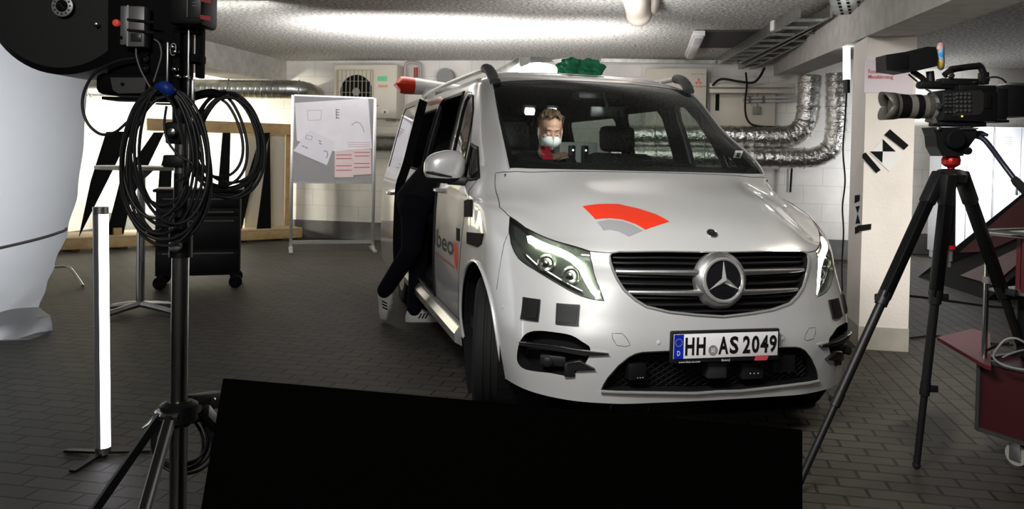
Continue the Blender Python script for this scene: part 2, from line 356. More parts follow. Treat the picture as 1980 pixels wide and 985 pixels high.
for r in range(13):
    row = [Vector(p) for p in ROWS_FRONT[r]]
    row += [Vector((SEC[r][0], SIDE_Y[c][r], SEC[r][1])) for c in range(5)]
    row += [Vector((x, y, SEC[r][1])) for x, y in REAR[r]]
    NET.append(row)
NET = np.array([[list(p) for p in row] for row in NET])          # rows x cols x 3
NR, NC = NET.shape[:2]
SK = np.concatenate([[0], np.cumsum(np.linalg.norm(np.diff(NET[4], axis=0), axis=1))])
TK = np.concatenate([[0], np.cumsum(np.linalg.norm(np.diff(NET[:, 1], axis=0), axis=1))])
S4, SMAX, TMAX = SK[4], SK[-1], TK[-1]
def tangents(K, A, axis):
    A = np.moveaxis(A, axis, 0); h = np.diff(K); h = h.reshape(-1, *[1]*(A.ndim-1)); d = np.diff(A, axis=0)/h
    T = np.empty_like(A); T[1:-1] = (d[:-1]*h[1:] + d[1:]*h[:-1])/(h[:-1]+h[1:]); T[0] = d[0]; T[-1] = d[-1]
    return np.moveaxis(T, 0, axis)
_TS = tangents(SK, NET, 1)
_TS[:, 0] = [[1, 0, 0]]*NR; _TS[:, -1] = [[-1, 0, 0]]*NR       # the centre line is crossed squarely
def hermite(K, V, T, q):          # interpolate axis 0
    i = np.clip(np.searchsorted(K, q, 'right')-1, 0, len(K)-2); h = K[i+1]-K[i]; t = (q-K[i])/h
    sh = (len(q),) + (1,)*(V.ndim-1); t = t.reshape(sh); h = h.reshape(sh)
    return (2*t**3-3*t**2+1)*V[i] + (t**3-2*t**2+t)*h*T[i] + (-2*t**3+3*t**2)*V[i+1] + (t**3-t**2)*h*T[i+1]
def surf_pts(st):                 # (n,2) -> (n,3) on the right-half surface with x positive
    st = np.asarray(st, float); s = np.clip(st[:, 0], 0, SMAX); t = np.clip(st[:, 1], 0, TMAX)
    C = hermite(SK, np.moveaxis(NET, 1, 0), np.moveaxis(_TS, 1, 0), s)      # n x rows x 3
    h = np.diff(TK)[None, :, None]; d = np.diff(C, axis=1)/h
    T = np.empty_like(C); T[:, 1:-1] = (d[:, :-1]*h[:, 1:] + d[:, 1:]*h[:, :-1])/(h[:, :-1]+h[:, 1:]); T[:, 0] = d[:, 0]; T[:, -1] = d[:, -1]
    i = np.clip(np.searchsorted(TK, t, 'right')-1, 0, NR-2); n = np.arange(len(s)); hh = (TK[i+1]-TK[i])[:, None]; q = ((t-TK[i])[:, None])/hh
    return (2*q**3-3*q**2+1)*C[n, i] + (q**3-2*q**2+q)*hh*T[n, i] + (-2*q**3+3*q**2)*C[n, i+1] + (q**3-q**2)*hh*T[n, i+1]
def surf(st, off=0.0, side=-1):   # points and normals; side -1 = the flank seen in the photograph
    st = np.asarray(st, float).reshape(-1, 2); e = 2e-3
    lo = np.clip(st-[e, 0], 0, None); hi = np.minimum(st+[e, 0], [SMAX, TMAX])
    du = surf_pts(hi)-surf_pts(lo)
    lo = np.clip(st-[0, e], 0, None); hi = np.minimum(st+[0, e], [SMAX, TMAX])
    dv = surf_pts(hi)-surf_pts(lo)
    N = np.cross(du, dv); N /= np.maximum(np.linalg.norm(N, axis=1, keepdims=True), 1e-12)
    z = st[:, 0] <= 1e-6; N[z, 0] = 0; N /= np.maximum(np.linalg.norm(N, axis=1, keepdims=True), 1e-12)
    P = surf_pts(st) + N*(off if np.ndim(off) == 0 else np.asarray(off)[:, None])
    if side < 0: P = P*[-1, 1, 1]; N = N*[-1, 1, 1]
    return P, N
# ray casting from the side (or from the viewpoint) to surface parameters
_gs = np.unique(np.concatenate([np.linspace(0, 3, 121), np.linspace(3, SMAX, 70)])); _gt = np.linspace(0, TMAX, 131)
_ST = np.array([(a, b) for b in _gt for a in _gs]); _GP = surf(_ST)[0]
_tri = []
for j in range(len(_gt)-1):
    for i in range(len(_gs)-1):
        a = j*len(_gs)+i; _tri += [(a, a+1, a+len(_gs)+1), (a, a+len(_gs)+1, a+len(_gs))]
_BVH = BVHTree.FromPolygons([tuple(p) for p in _GP], _tri)
def cast(o, d):
    loc, nor, idx, dist = _BVH.ray_cast(Vector(o), Vector(d))
    if idx is None: return None
    ia, ib, ic = _tri[idx]; A, B, C = [Vector(_GP[k]) for k in (ia, ib, ic)]
    v0, v1, v2 = B-A, C-A, loc-A; d00, d01, d11, d20, d21 = v0.dot(v0), v0.dot(v1), v1.dot(v1), v2.dot(v0), v2.dot(v1)
    den = d00*d11-d01*d01; v = (d11*d20-d01*d21)/den; w_ = (d00*d21-d01*d20)/den
    st = _ST[ia]*(1-v-w_)+_ST[ib]*v+_ST[ic]*w_; return (float(st[0]), float(st[1]))
_vo = VINV @ EYE
def seen(*uv):                    # surface parameters of points as seen in the photograph
    out = []
    for (u, v) in uv:
        r = None
        for k in range(9):         # step towards the flank when just past the centre line
            r = cast(_vo, VINV.to_3x3() @ view_ray(u-3*k, v))
            if r: break
        if r is None: print('MISS', u, v); continue
        out.append(r)
    return out
def flank(*yz):                   # surface parameters of points of the flank given by length and height
    out = []
    for (y, z) in yz:
        r = cast((-3, y, z), (1, 0, 0))
        if r is None: print('MISS flank', y, z); continue
        out.append(r)
    return out
def dens(poly, step=.03, closed=True):
    out = []; n = len(poly)
    for i in range(n if closed else n-1):
        a, b = np.array(poly[i]), np.array(poly[(i+1) % n]); k = max(1, int(np.linalg.norm(b-a)/step))
        out += [tuple(a+(b-a)*j/k) for j in range(k)]
    if not closed: out.append(tuple(poly[-1]))
    return out
def rounded(poly, k=4):           # closed smooth outline through the given points
    P = [Vector((a, b, 0)) for a, b in poly]; return [(p.x, p.y) for p in smooth_path(P, k, True)]
def inside(poly, x, y):
    c = False; n = len(poly); j = n-1
    for i in range(n):
        xi, yi = poly[i]; xj, yj = poly[j]
        if (yi > y) != (yj > y) and x < (xj-xi)*(y-yi)/(yj-yi)+xi: c = not c
        j = i
    return c
def triangulate(polys, bounds, step):      # constrained Delaunay mesh of a rectangle of the surface, cut along polygons
    s0, t0, s1, t1 = bounds
    V = []; E = []
    def loop(pl, closed=True):
        n0 = len(V); pl = [(min(max(a, s0), s1), min(max(b, t0), t1)) for a, b in pl]; V.extend(pl); n = len(pl)
        for i in range(n if closed else n-1): E.append((n0+i, n0+(i+1) % n))
    loop(dens([(s0, t0), (s1, t0), (s1, t1), (s0, t1)], step))
    for pl in polys: loop(pl)
    edge = np.array(V); 
    gs = np.arange(s0+step, s1-step*.4, step); gt = np.arange(t0+step, t1-step*.4, step)
    for j, b in enumerate(gt):
        for a in gs:
            if np.min((edge[:, 0]-a)**2+(edge[:, 1]-b)**2) > (step*.4)**2: V.append((a, b))
    r = geometry.delaunay_2d_cdt([Vector(v) for v in V], E, [], 0, 1e-5)
    return np.array([(v.x, v.y) for v in r[0]]), [tuple(f) for f in r[2]]
def add_patch(mb, nrm, st, tris, off, side, mtx=None):
    ids = sorted({i for f in tris for i in f}); mp = {k: n for n, k in enumerate(ids)}
    P, N = surf(st[ids], off, side); fl = [(mp[a], mp[b], mp[c]) for a, b, c in tris]
    if side < 0: fl = [(a, c, b) for a, b, c in fl]
    mb._add(P, fl); nrm.extend(N.tolist())
def patch(name, m, poly, off=.0015, sides=(-1,), step=.02, parent=VAN, thick=0.0, clip0=True):
    """a piece of skin following the bodywork; thick gives it a rim down to the body"""
    mb = MB(); nrm = []
    pl = dens(poly, step)
    a = np.array(pl); b = (max(a[:, 0].min()-step, 0 if clip0 else -9), a[:, 1].min()-step, a[:, 0].max()+step, a[:, 1].max()+step)
    st, tris = triangulate([pl], b, step)
    tris = [f for f in tris if inside(pl, *(st[list(f)].mean(0)))]
    for sd in sides:
        add_patch(mb, nrm, st, tris, off, sd)
        if thick:
            P, N = surf(pl, off, sd); Q, _ = surf(pl, off-thick, sd); n = len(pl)
            c = P.mean(0)
            for i in range(n):
                j = (i+1) % n; q = [P[i], P[j], Q[j], Q[i]]; fn = np.cross(q[1]-q[0], q[2]-q[0]); fn /= max(np.linalg.norm(fn), 1e-9)
                if fn.dot((q[0]+q[2])/2-c) < 0: fn = -fn; q = q[::-1]
                mb._add(q, [(0, 1, 2, 3)]); nrm.extend([fn.tolist()]*4)
    return mb.build(name, m, parent, normals=nrm)
def recess(name, m, poly, depth, sides=(-1, 1), step=.025, parent=VAN, clip0=True):
    """the inside of an opening: wall going in and a floor following the body"""
    mb = MB(); pl = dens(poly, step); a = np.array(pl)
    b = (max(a[:, 0].min()-step, 0), a[:, 1].min()-step, a[:, 0].max()+step, a[:, 1].max()+step)
    st, tris = triangulate([pl], b, step); tris = [f for f in tris if inside(pl, *(st[list(f)].mean(0)))]
    for sd in sides:
        nrm = []; add_patch(mb, nrm, st, tris, -depth, sd)
        P, _ = surf(pl, 0, sd); Q, _ = surf(pl, -depth, sd); n = len(pl)
        for i in range(n):
            j = (i+1) % n
            if clip0 and pl[i][0] <= 1e-4 and pl[j][0] <= 1e-4: continue
            mb._add([P[i], P[j], Q[j], Q[i]], [(0, 1, 2, 3)])
    return mb.build(name, m, parent, smooth=False)
def seam(mb, poly, r=.0022, off=-.0006, sides=(-1, 1), closed=False, step=.02, n=6):
    pl = dens(poly, step, closed)
    for sd in sides: mb.tube(surf(pl, off, sd)[0], r, n, closed=closed)
    return mb

# ---------------------------------------------------------------- outlines
hood_l = seen((985,333),(958,335),(957,352),(962,380),(966,401),(982,416.5),(1015,440),(1065,463),(1140,486),(1178,489.5),(1200,486.5))
hl_poly = seen((985.8,419.5),(1014.9,440.4),(1064.9,463),(1100,474.5),(1139.8,486.5),(1141.5,500),(1147,524),(1157,553),(1168,582.5),(1147,579.5),(1123,573),(1100,562),(1077,548.6),(1054,535),(1031.6,521),(1015,510.5),(1002.4,500.2),(994,487),(987.9,471.6),(983.9,446.6))
gr_l = seen((1178.4,496),(1183,489.5),(1198,487),(1290,486.5),(1388,487.5)); gr_b = seen((1396,613),(1345,609.5),(1294,604),(1250,593.5),(1228,580),(1206.7,560.8),(1194,541),(1185,521.5),(1180,507))
grille_poly = gr_l + [(-.02, gr_l[-1][1]), (-.02, gr_b[0][1])] + gr_b[1:]
in_poly = seen((1163,755.5),(1168,744),(1176,731),(1196,708),(1215.5,691.7),(1228,685.5),(1241.7,682.5),(1294,680)) 
_tb = seen((1398,757))[0][1]; _tt = seen((1398,676))[0][1]
in_poly = in_poly + [(-.02, _tt), (-.02, _tb)] + seen((1345,759),(1280,758),(1220,757.5))
fog_poly = rounded(seen((1006,660),(1019,644.5),(1042,640),(1077,643.5),(1105,649),(1127,662),(1141,673),(1138,692),(1124,712),(1100,727),(1065,722),(1030,718),(1010,712),(1000,698),(1001,676)), 3)
WSB, WST = TK[9], TK[11]
ws_poly = dens([(-.05, WSB+.004), (S4-.012, WSB+.004), (S4-.012, WST-.004), (-.05, WST-.004)], .04)
AC = (.905, .345); AR = .425
arch_pts = [(AC[0]+AR*math.cos(a), AC[1]+AR*math.sin(a)) for a in np.linspace(-.16, PI+.16, 40)]
arch_poly = flank(*arch_pts)
arch_poly = [(arch_poly[0][0], -.02)] + arch_poly + [(arch_poly[-1][0], -.02)]
rear_arch = flank(*[(4.10+AR*math.cos(a), AC[1]+AR*math.sin(a)) for a in np.linspace(-.2, PI+.2, 30)])
rear_arch = [(rear_arch[0][0], -.02)] + rear_arch + [(rear_arch[-1][0], -.02)]
fdoor_win = flank((1.56,1.195),(2.10,1.195),(2.16,1.62),(2.16,1.70),(2.12,1.735),(1.98,1.72),(1.84,1.62),(1.68,1.42))
quarter_win = flank((1.20,1.20),(1.50,1.195),(1.60,1.40),(1.45,1.375))
door_open = flank((2.26,.36),(3.22,.36),(3.22,1.73),(3.16,1.77),(2.36,1.77),(2.30,1.70),(2.24,1.2))
sd_win = flank((2.34,1.20),(3.14,1.20),(3.14,1.68),(3.10,1.72),(2.46,1.72),(2.40,1.66))
rq_win = flank((3.34,1.20),(4.72,1.22),(4.66,1.66),(4.60,1.70),(3.38,1.70),(3.34,1.66))
rear_win = [(SK[11]+.09, TK[9]+.02), (SMAX+.05, TK[9]+.02), (SMAX+.05, TK[11]-.06), (SK[11]+.06, TK[11]-.06)]
fdoor_poly = flank((1.24,1.13),(1.30,.84),(1.36,.62),(1.40,.36),(2.22,.36),(2.22,1.15),(2.30,1.70),(2.22,1.765),(2.06,1.75),(1.86,1.64),(1.66,1.44),(1.40,1.22),(1.22,1.19))
hood_poly = hood_l + [(-.05, gr_l[-1][1]-.002), (-.05, WSB-.012), ]
parts_R = [('windshield_hole', ws_poly), ('hole', hl_poly), ('hole', grille_poly), ('hole', in_poly), ('hole', fog_poly), ('hole', arch_poly), ('hole', rear_arch), ('hole', fdoor_win), ('hole', quarter_win), ('hole', rq_win), ('hole', rear_win), ('hole', door_open), ('hood', hood_poly), ('front_door', fdoor_poly)]
parts_L = [p for p in parts_R if p[1] is not door_open] + [('hole', sd_win)]
cols = {}
hole_tris = {}
for side, plist in ((-1, parts_R), (1, parts_L)):
    st, tris = triangulate([dens(p, .03) for n, p in plist], (0, 0, SMAX, TMAX), .04)
    cen = [st[list(f)].mean(0) for f in tris]
    order = [p for p in plist if 'hole' in p[0]] + [p for p in plist if 'hole' not in p[0]]
    bb = [(n, p, np.array(p).min(0), np.array(p).max(0)) for n, p in order]
    reg = {}
    for f, c in zip(tris, cen):
        nm = 'body_shell'
        for n, p, mn, mx in bb:
            if mn[0] <= c[0] <= mx[0] and mn[1] <= c[1] <= mx[1] and inside(p, c[0], c[1]): nm = n; break
        if 'hole' in nm: continue
        reg.setdefault(nm, []).append(f)
    for nm, fl in reg.items():
        key = nm if nm in ('hood', 'body_shell') else nm+str(side)
        mb, nr = cols.setdefault(key, (MB(), [])); add_patch(mb, nr, st, fl, 0, side)
    # dark lining on the inside of the cabin
    lin_f = [f for f, c in zip(tris, cen) if not any('hole' in n and inside(p, c[0], c[1]) for n, p in plist) and c[1] > TK[1] and (c[0] > SK[5] or c[1] > TK[8])]
    mb, nr = cols.setdefault('lining', (MB(), [])); n0 = len(nr)
    add_patch(mb, nr, st, lin_f, -.035, side)
for key, (mb, nr) in cols.items():
    if key == 'lining': mb.build('cabin_lining', 'darkin', VAN, smooth=False)
    else: mb.build(key.rstrip('-1') if key[-1] == '1' else key, 'paint', VAN, normals=nr)
# roof skin and its lining
def roof_fn(z_off):
    mb = MB(); ss = np.concatenate([np.linspace(0, SK[6], 24), np.linspace(SK[6], SMAX, 40)[1:]])
    for sd in (-1, 1):
        E, _ = surf([(s_, TMAX) for s_ in ss], 0, sd); n = len(ss); k = 8; V = []
        for i in range(n):
            for j in range(k+1):
                q = j/k; x = E[i][0]*(1-q); yc = max(E[i][1], 2.1)
                zc = 1.915+.02*math.sin(PI*min(max((yc-2.1)/2.9, 0), 1))-.03*max(0, (yc-4.2)/.8)
                V.append((x, E[i][1], E[i][2]+(zc-E[i][2])*(1-(1-q)**2) + z_off))
        mb._add(V, [(i*(k+1)+j, (i+1)*(k+1)+j, (i+1)*(k+1)+j+1, i*(k+1)+j+1) for i in range(n-1) for j in range(k)])
    return mb
roof_fn(0).build('roof', 'paint', VAN); roof_fn(-.035).build('headlining', mat('grey_headlining', (.10, .10, .10), .9), VAN)
# glazing
o = patch('windshield', 'wsglass', [(max(a, 0), b) for a, b in ws_poly], -.002, (-1, 1), .05)
wb = MB()                          # black printed border of the screen
def border(poly_out, poly_in, off):
    so = dens(poly_out, .04); 
    st, tris = triangulate([dens(poly_out, .03), dens(poly_in, .03)], (0, min(b for a, b in poly_out)-.01, max(a for a, b in poly_out)+.01, max(b for a, b in poly_out)+.01), .04)
    tr = [f for f in tris if inside(poly_out, *st[list(f)].mean(0)) and not inside(poly_in, *st[list(f)].mean(0))]
    for sd in (-1, 1): add_patch(wb, [], st, tr, off, sd)
border([(-.1, WSB), (S4-.008, WSB), (S4-.008, WST), (-.1, WST)], [(-.2, WSB+.075), (S4-.07, WSB+.075), (S4-.045, WST-.03), (-.2, WST-.03)], -.006)
wb.build('windshield_border', 'black', VAN, smooth=False)
for nm, pl, mt, sides in [('front_door_window', fdoor_win, 'sideglass', (-1, 1)), ('quarter_window', quarter_win, 'sideglass', (-1, 1)), ('rear_side_window', rq_win, 'sideglass', (1,)), ('sliding_door_window', sd_win, 'sideglass', (1,)), ('rear_window', [(min(a, SMAX), b) for a, b in rear_win], 'privacy', (-1, 1))]:
    for sd in sides: patch(nm, mt, pl, -.006, (sd,), .05)
for sd in (-1, 1):
    tr = MB(); tr.tube(surf(dens([(S4-.004, WSB-.01), (S4-.004, WST)], .05, False), .003, sd)[0], .005, 8)
    tr.build('windshield_trim', mat('bright_trim', (.8, .8, .8), .25, .6), VAN)
for pl_, sds in ((fdoor_win, (-1, 1)), (quarter_win, (-1, 1)), (sd_win, (1,)), (rq_win, (-1, 1))):
    for sd in sds: wf = MB(); seam(wf, pl_, .011, -.004, (sd,), True, .035); wf.build('window_seal', 'black', VAN)
sm = MB(); seam(sm, hood_l); seam(sm, [hood_l[0], (.0, WSB-.012)]); seam(sm, fdoor_poly, .003, -.001, (-1, 1), True)
seam(sm, seen((984,450),(975,470),(960,560)) , .0016)
seam(sm, seen((1183,645),(1203,645.5),(1212,655),(1219,668),(1210,671),(1192,668),(1185,656)), .0012, closed=True)
sm.build('panel_gap', 'matte', VAN)
# ---------------------------------------------------------------- headlights
drl = seen((1017,454),(1026,453),(1048,464.5),(1081,478),(1106.5,492),(1123,507),(1133.5,526),(1144,547),(1156,565),(1160.5,575.5),(1154,577.5),(1142,565),(1129.5,544.5),(1119,523.5),(1102,507),(1077,493),(1048,482),(1019,467))
M['hlin'] = mat('headlight_reflector', (.055, .058, .055), .3, .4)
for sd in (-1, 1):
    h = recess('headlight', 'hlin', hl_poly, .055, (sd,), .02, clip0=False)
    patch('lens', 'lens', hl_poly, 0, (sd,), .02, h)
    patch('running_light', 'drl', drl, -.010, (sd,), .012, h, thick=.012)
    pr = MB()
    for uv in ((1048, 508), (1098, 532)):
        st = seen(uv); P, N = surf(st, -.045, sd); Nn = Vector(N[0]); ax = (Nn*.6+Vector((0, -1, 0))*.6).normalized()
        pr.lathe([(.042, -.02), (.044, .012), (.036, .02), (.032, .01), (.020, .022), (.006, .028)], P[0], ax)
    pr.build('projector', 'steel', h)
    fr = MB(); seam(fr, hl_poly, .004, -.003, (sd,), True, .015); fr.build('bezel', 'black', h)
    ch = MB(); ll = seen((1000,484),(1031,512),(1077,539),(1123,563))
    ch.tube(surf(dens(ll, .02, False), -.03, sd)[0], [.006]*len(dens(ll, .02, False)), 8); ch.build('chrome_strip', 'chrome', h)
# ---------------------------------------------------------------- grille
recess('grille_opening', 'matte', [(max(a, 0), b) for a, b in grille_poly], .05)
def s_span(poly, t, s_lo=0.0):
    xs = []
    n = len(poly)
    for i in range(n):
        (a, b), (c, d) = poly[i], poly[(i+1) % n]
        if (b > t) != (d > t): xs.append(a+(c-a)*(t-b)/(d-b))
    return max(xs) if xs else s_lo
g_lo, g_hi = gr_b[0][1], gr_l[-1][1]
for k in range(9):                 # fine black slats
    t = g_lo+(g_hi-g_lo)*(k+.7)/9.4; sx = s_span(grille_poly, t)-.012; mb = MB(); pts = []
    ss = np.linspace(sx, 0, 14); A = surf([(a, t) for a in ss], -.03, -1)[0]; B = surf([(a, t) for a in ss[::-1]], -.03, 1)[0][1:]
    mb.tube(list(A)+list(B), .0075, 8, flat=.8); mb.build('grille_slat', 'black', VAN)
for tv in (seen((1240,527))[0][1], seen((1240,566))[0][1]):      # two chrome double bars
    sx = s_span(grille_poly, tv)-.01; mb = MB(); ss = np.linspace(sx, .0, 16)
    for sd in (-1, 1): mb.tube(surf([(a, tv) for a in ss], [-.018+.012*(1-a/sx) for a in ss], sd)[0], [.009+.006*(1-a/sx) for a in ss], 10, flat=1.1)
    mb.build('grille_bar', 'alu', VAN)
gf = MB(); gq = gr_b[::-1][:-1]+[(0.0, g_lo)]
seam(gf, [gr_l[0]]+gq, .007, .0, (-1, 1)); gf.build('grille_trim', 'chromeb', VAN)
gf = MB(); seam(gf, gr_l+[(0, gr_l[-1][1])], .004, .0, (-1, 1)); gf.build('grille_trim', 'chromeb', VAN)
# star emblem
sc_ = seen((1396,542))[0]; P, N = surf([(0, sc_[1])], 0, -1); SCn = Vector(P[0]); ax = Vector((0, -1, .12)).normalized(); exx = Vector((1, 0, 0)); eyy = exx.cross(-ax).normalized()
if eyy.z < 0: eyy = -eyy
mb = MB(); mb.lathe([(.135, -.03), (.125, -.005), (.108, .012), (.10, .012), (.10, -.03)], SCn, ax, 40); emb = mb.build('emblem_housing', 'alu', VAN)
mb = MB(); mb.lathe([(.094, .0), (.094, .012), (.05, .018), (.0, .02)], SCn, ax, 40); mb.build('emblem_disc', mat('gloss_black', (.008, .008, .01), .08, coat=1), emb)
mb = MB(); mb.torus(SCn+ax*.014, .096, .0085, ax, 48, 10); mb.build('emblem_ring', 'chromeb', emb)
def star(mb, c, R, ax, ex, ey, base, h):
    c = Vector(c)
    for k in range(3):
        a = PI/2+2*PI*k/3; t = c+(ex*math.cos(a)+ey*math.sin(a))*R+ax*base*.2
        l = c+(ex*math.cos(a+PI/3)+ey*math.sin(a+PI/3))*R*.17+ax*base; r = c+(ex*math.cos(a-PI/3)+ey*math.sin(a-PI/3))*R*.17+ax*base; m_ = c+ax*(base+h)
        mb._add([t, l, m_, r], [(0, 1, 2), (0, 2, 3), (0, 3, 1)])
mb = MB(); star(mb, SCn+ax*.016, .092, ax, exx, eyy, .006, .018); mb.build('emblem_star', 'chromeb', emb, smooth=False)
st = seen((1377,452.5))[0]; P, N = surf([(0, st[1])], .001, -1); ax2 = Vector(N[0]); c2 = Vector(P[0]); ey2 = ax2.cross(exx).normalized(); ey2 = ey2 if ey2.z > 0 else -ey2
mb = MB(); mb.lathe([(.026, -.004), (.026, .003), (.02, .005), (0, .006)], c2, ax2, 32); hb = mb.build('hood_badge', mat('badge_black', (.01, .01, .012), .1, coat=1), VAN)
mb = MB(); mb.torus(c2+ax2*.003, .025, .0022, ax2, 36, 8); star(mb, c2+ax2*.005, .02, ax2, exx, ey2, .001, .004); mb.build('badge_ring', 'chrome', hb, smooth=False)
# hood decal
patch('arc_decal', 'decalorange', seen((1126.4,399.6),(1159,395),(1196,395),(1232.4,403),(1269,415),(1294.6,429),(1247.8,444.6),(1228.8,433.6),(1203,425),(1177.6,422.3),(1151,424.5)), .0012)
patch('arc_decal', mat('arc_grey', (.27, .27, .28), .35), seen((1154,430),(1177.6,425.3),(1203,428),(1225,436),(1243,446.4),(1216,458),(1196,448),(1177.6,444.2),(1167,446)), .0012)
# ---------------------------------------------------------------- bumper: intake, plate, fog openings, sensors
recess('lower_intake', 'matte', [(max(a, 0), b) for a, b in in_poly], .07)
mesh_mb = MB(); t0, t1 = _tb+.004, _tt
for k in range(-26, 27):           # diamond mesh, clipped to the intake
    for sl in (1, -1):
        run = []
        for q in np.linspace(0, 1, 24):
            t = t0+(t1-t0)*q; s_ = k*.05+sl*(t-t0)*1.6
            if abs(s_) <= s_span(in_poly, t)-.01 and t < t1: run.append((s_, t))
            else:
                if len(run) > 1: mesh_mb.tube([surf([(abs(a), b)], -.05, 1 if a > 0 else -1)[0][0] for a, b in run], .0028, 5)
                run = []
        if len(run) > 1: mesh_mb.tube([surf([(abs(a), b)], -.05, 1 if a > 0 else -1)[0][0] for a, b in run], .0028, 5)
mesh_mb.build('intake_mesh', mat('intake_mesh', (.006, .006, .006), .45, spec=.3), VAN)
cb = MB(); bl = seen((1162,756.5),(1220,758.5),(1280,759.5),(1345,760)); bl = dens(bl+[(0, _tb)], .03, False)
A = surf(bl, .006, -1)[0]; B = surf(bl[::-1], .006, 1)[0][1:]
cb.tube(list(A)+list(B), .008, 10); cb.build('lower_chrome_strip', 'chromeb', VAN)
ip = MB(); seam(ip, [p for p in in_poly[:8]]+[(0, _tt)], .004, -.001, (-1, 1)); ip.build('intake_edge', 'black', VAN)
def sensor_box(u, v, w_, h_, name='radar_sensor'):
    st = seen((u, v))[0]; sd = -1
    P, N = surf([st], -.03, sd); mb = MB(); mb.box(P[0], (w_, .06, h_), None, .006)
    ob = mb.build(name, mat(name, (.006, .006, .007), .4, spec=.3), VAN); return ob, P[0]
ob, p = sensor_box(1232, 722, .085, .075)
mb = MB(); [mb.sphere(p+np.array([-.0+.012*k, -.031, -.025]), .0025, 4) for k in range(3)]; mb.build('sensor_light', 'lgrey', ob)
_t = seen((1388,716))[0][1]; Pc = surf([(0, _t)], -.028, -1)[0][0]
mb = MB(); mb.box(Pc+np.array([-.02, 0, .0]), (.095, .07, .085), None, .006); mb.build('radar_sensor', mat('radar_front', (.020, .021, .022), .5, spec=.3), VAN)
mb = MB(); mb.box(Pc+np.array([.17, .01, -.02]), (.11, .06, .075), None, .006); ob = mb.build('radar_sensor', 'black', VAN)
mb = MB(); [mb.sphere(Pc+np.array([.155+.02*k, -.021, -.03]), .003, 4) for k in range(3)]; mb.build('sensor_light', 'lgrey', ob)
mb = MB(); mb.box(Pc+np.array([.36, .05, -.0]), (.12, .06, .09), None, .01); mb.build('radar_sensor', 'black', VAN)
# number plate
pz = .507; py = -.012; pl_c = Vector((0, py, pz))
mb = MB(); mb.box(pl_c+Vector((0, .006, -.004)), (.545, .02, .145), None, .008); holder = mb.build('plate_holder', 'black', VAN)
mb = MB(); mb.box(pl_c+Vector((0, -.006, 0)), (.52, .004, .11), None, .0015); mb.build('number_plate', 'platewhite', holder)
fy = py-.0092; up = Vector((0, 0, 1)); rt = Vector((1, 0, 0))
mb = MB(); mb.box((-.236, fy+.0006, pz), (.046, .0012, .108)); mb.build('country_field', 'plateblue', holder)
for ch_, x_, w__ in (('H', -.205, .044), ('H', -.150, .044), ('A', -.042, .050), ('S', .014, .044), ('2', .080, .038), ('0', .125, .039), ('4', .169, .041), ('9', .215, .038)):
    lt = MB(); letters(lt, ch_, (x_, fy-.0006, pz-.040), rt, up, w__, .080, .032); lt.build('registration_letter', 'matte', holder, smooth=False)
lt = MB(); letters(lt, 'D', (-.243, fy-.0008, pz-.040), rt, up, .014, .022, .01); lt.build('country_letter', 'white', holder, smooth=False)
lt = MB()
for k in range(12):
    a = 2*PI*k/12; lt.lathe([(.0022, 0), (.0022, .0006)], (-.236+.016*math.cos(a), fy-.0002, pz+.018+.016*math.sin(a)), (0, -1, 0), 6)
lt.build('star_circle', mat('plate_yellow', (.55, .45, .02), .5), holder)
lt = MB(); lt.lathe([(.0225, 0), (.0225, .0014), (.019, .002), (.017, .0012), (0, .0012)], (-.069, fy-.0002, pz-.020), (0, -1, 0), 28); sl = lt.build('registration_seal', 'grey', holder)
lt = MB(); lt.box((-.069, fy-.0022, pz-.024), (.016, .001, .012)); lt.box((-.076, fy-.0022, pz-.014), (.004, .001, .010)); lt.box((-.069, fy-.0022, pz-.015), (.004, .001, .012)); lt.box((-.062, fy-.0022, pz-.014), (.004, .001, .010)); lt.build('seal_castle', 'lgrey', sl)
lt = MB(); letters(lt, 'www.ibeo-as.com', (-.235, py-.0105, pz-.073), rt, up, .105, .009, .0); letters(lt, 'ibeo)', (-.025, py-.0105, pz-.075), rt, up, .042, .014, .0)
lt.build('dealer_lettering', 'white', holder, smooth=False)
mb = MB(); mb.prism([(.145, py+.002, pz-.075), (.205, py+.002, pz-.075), (.215, py+.002, pz-.052), (.152, py+.002, pz-.052)], (0, -.012, 0)); mb.build('red_tag', mat('red_tag', (.5, .06, .08), .5), holder)
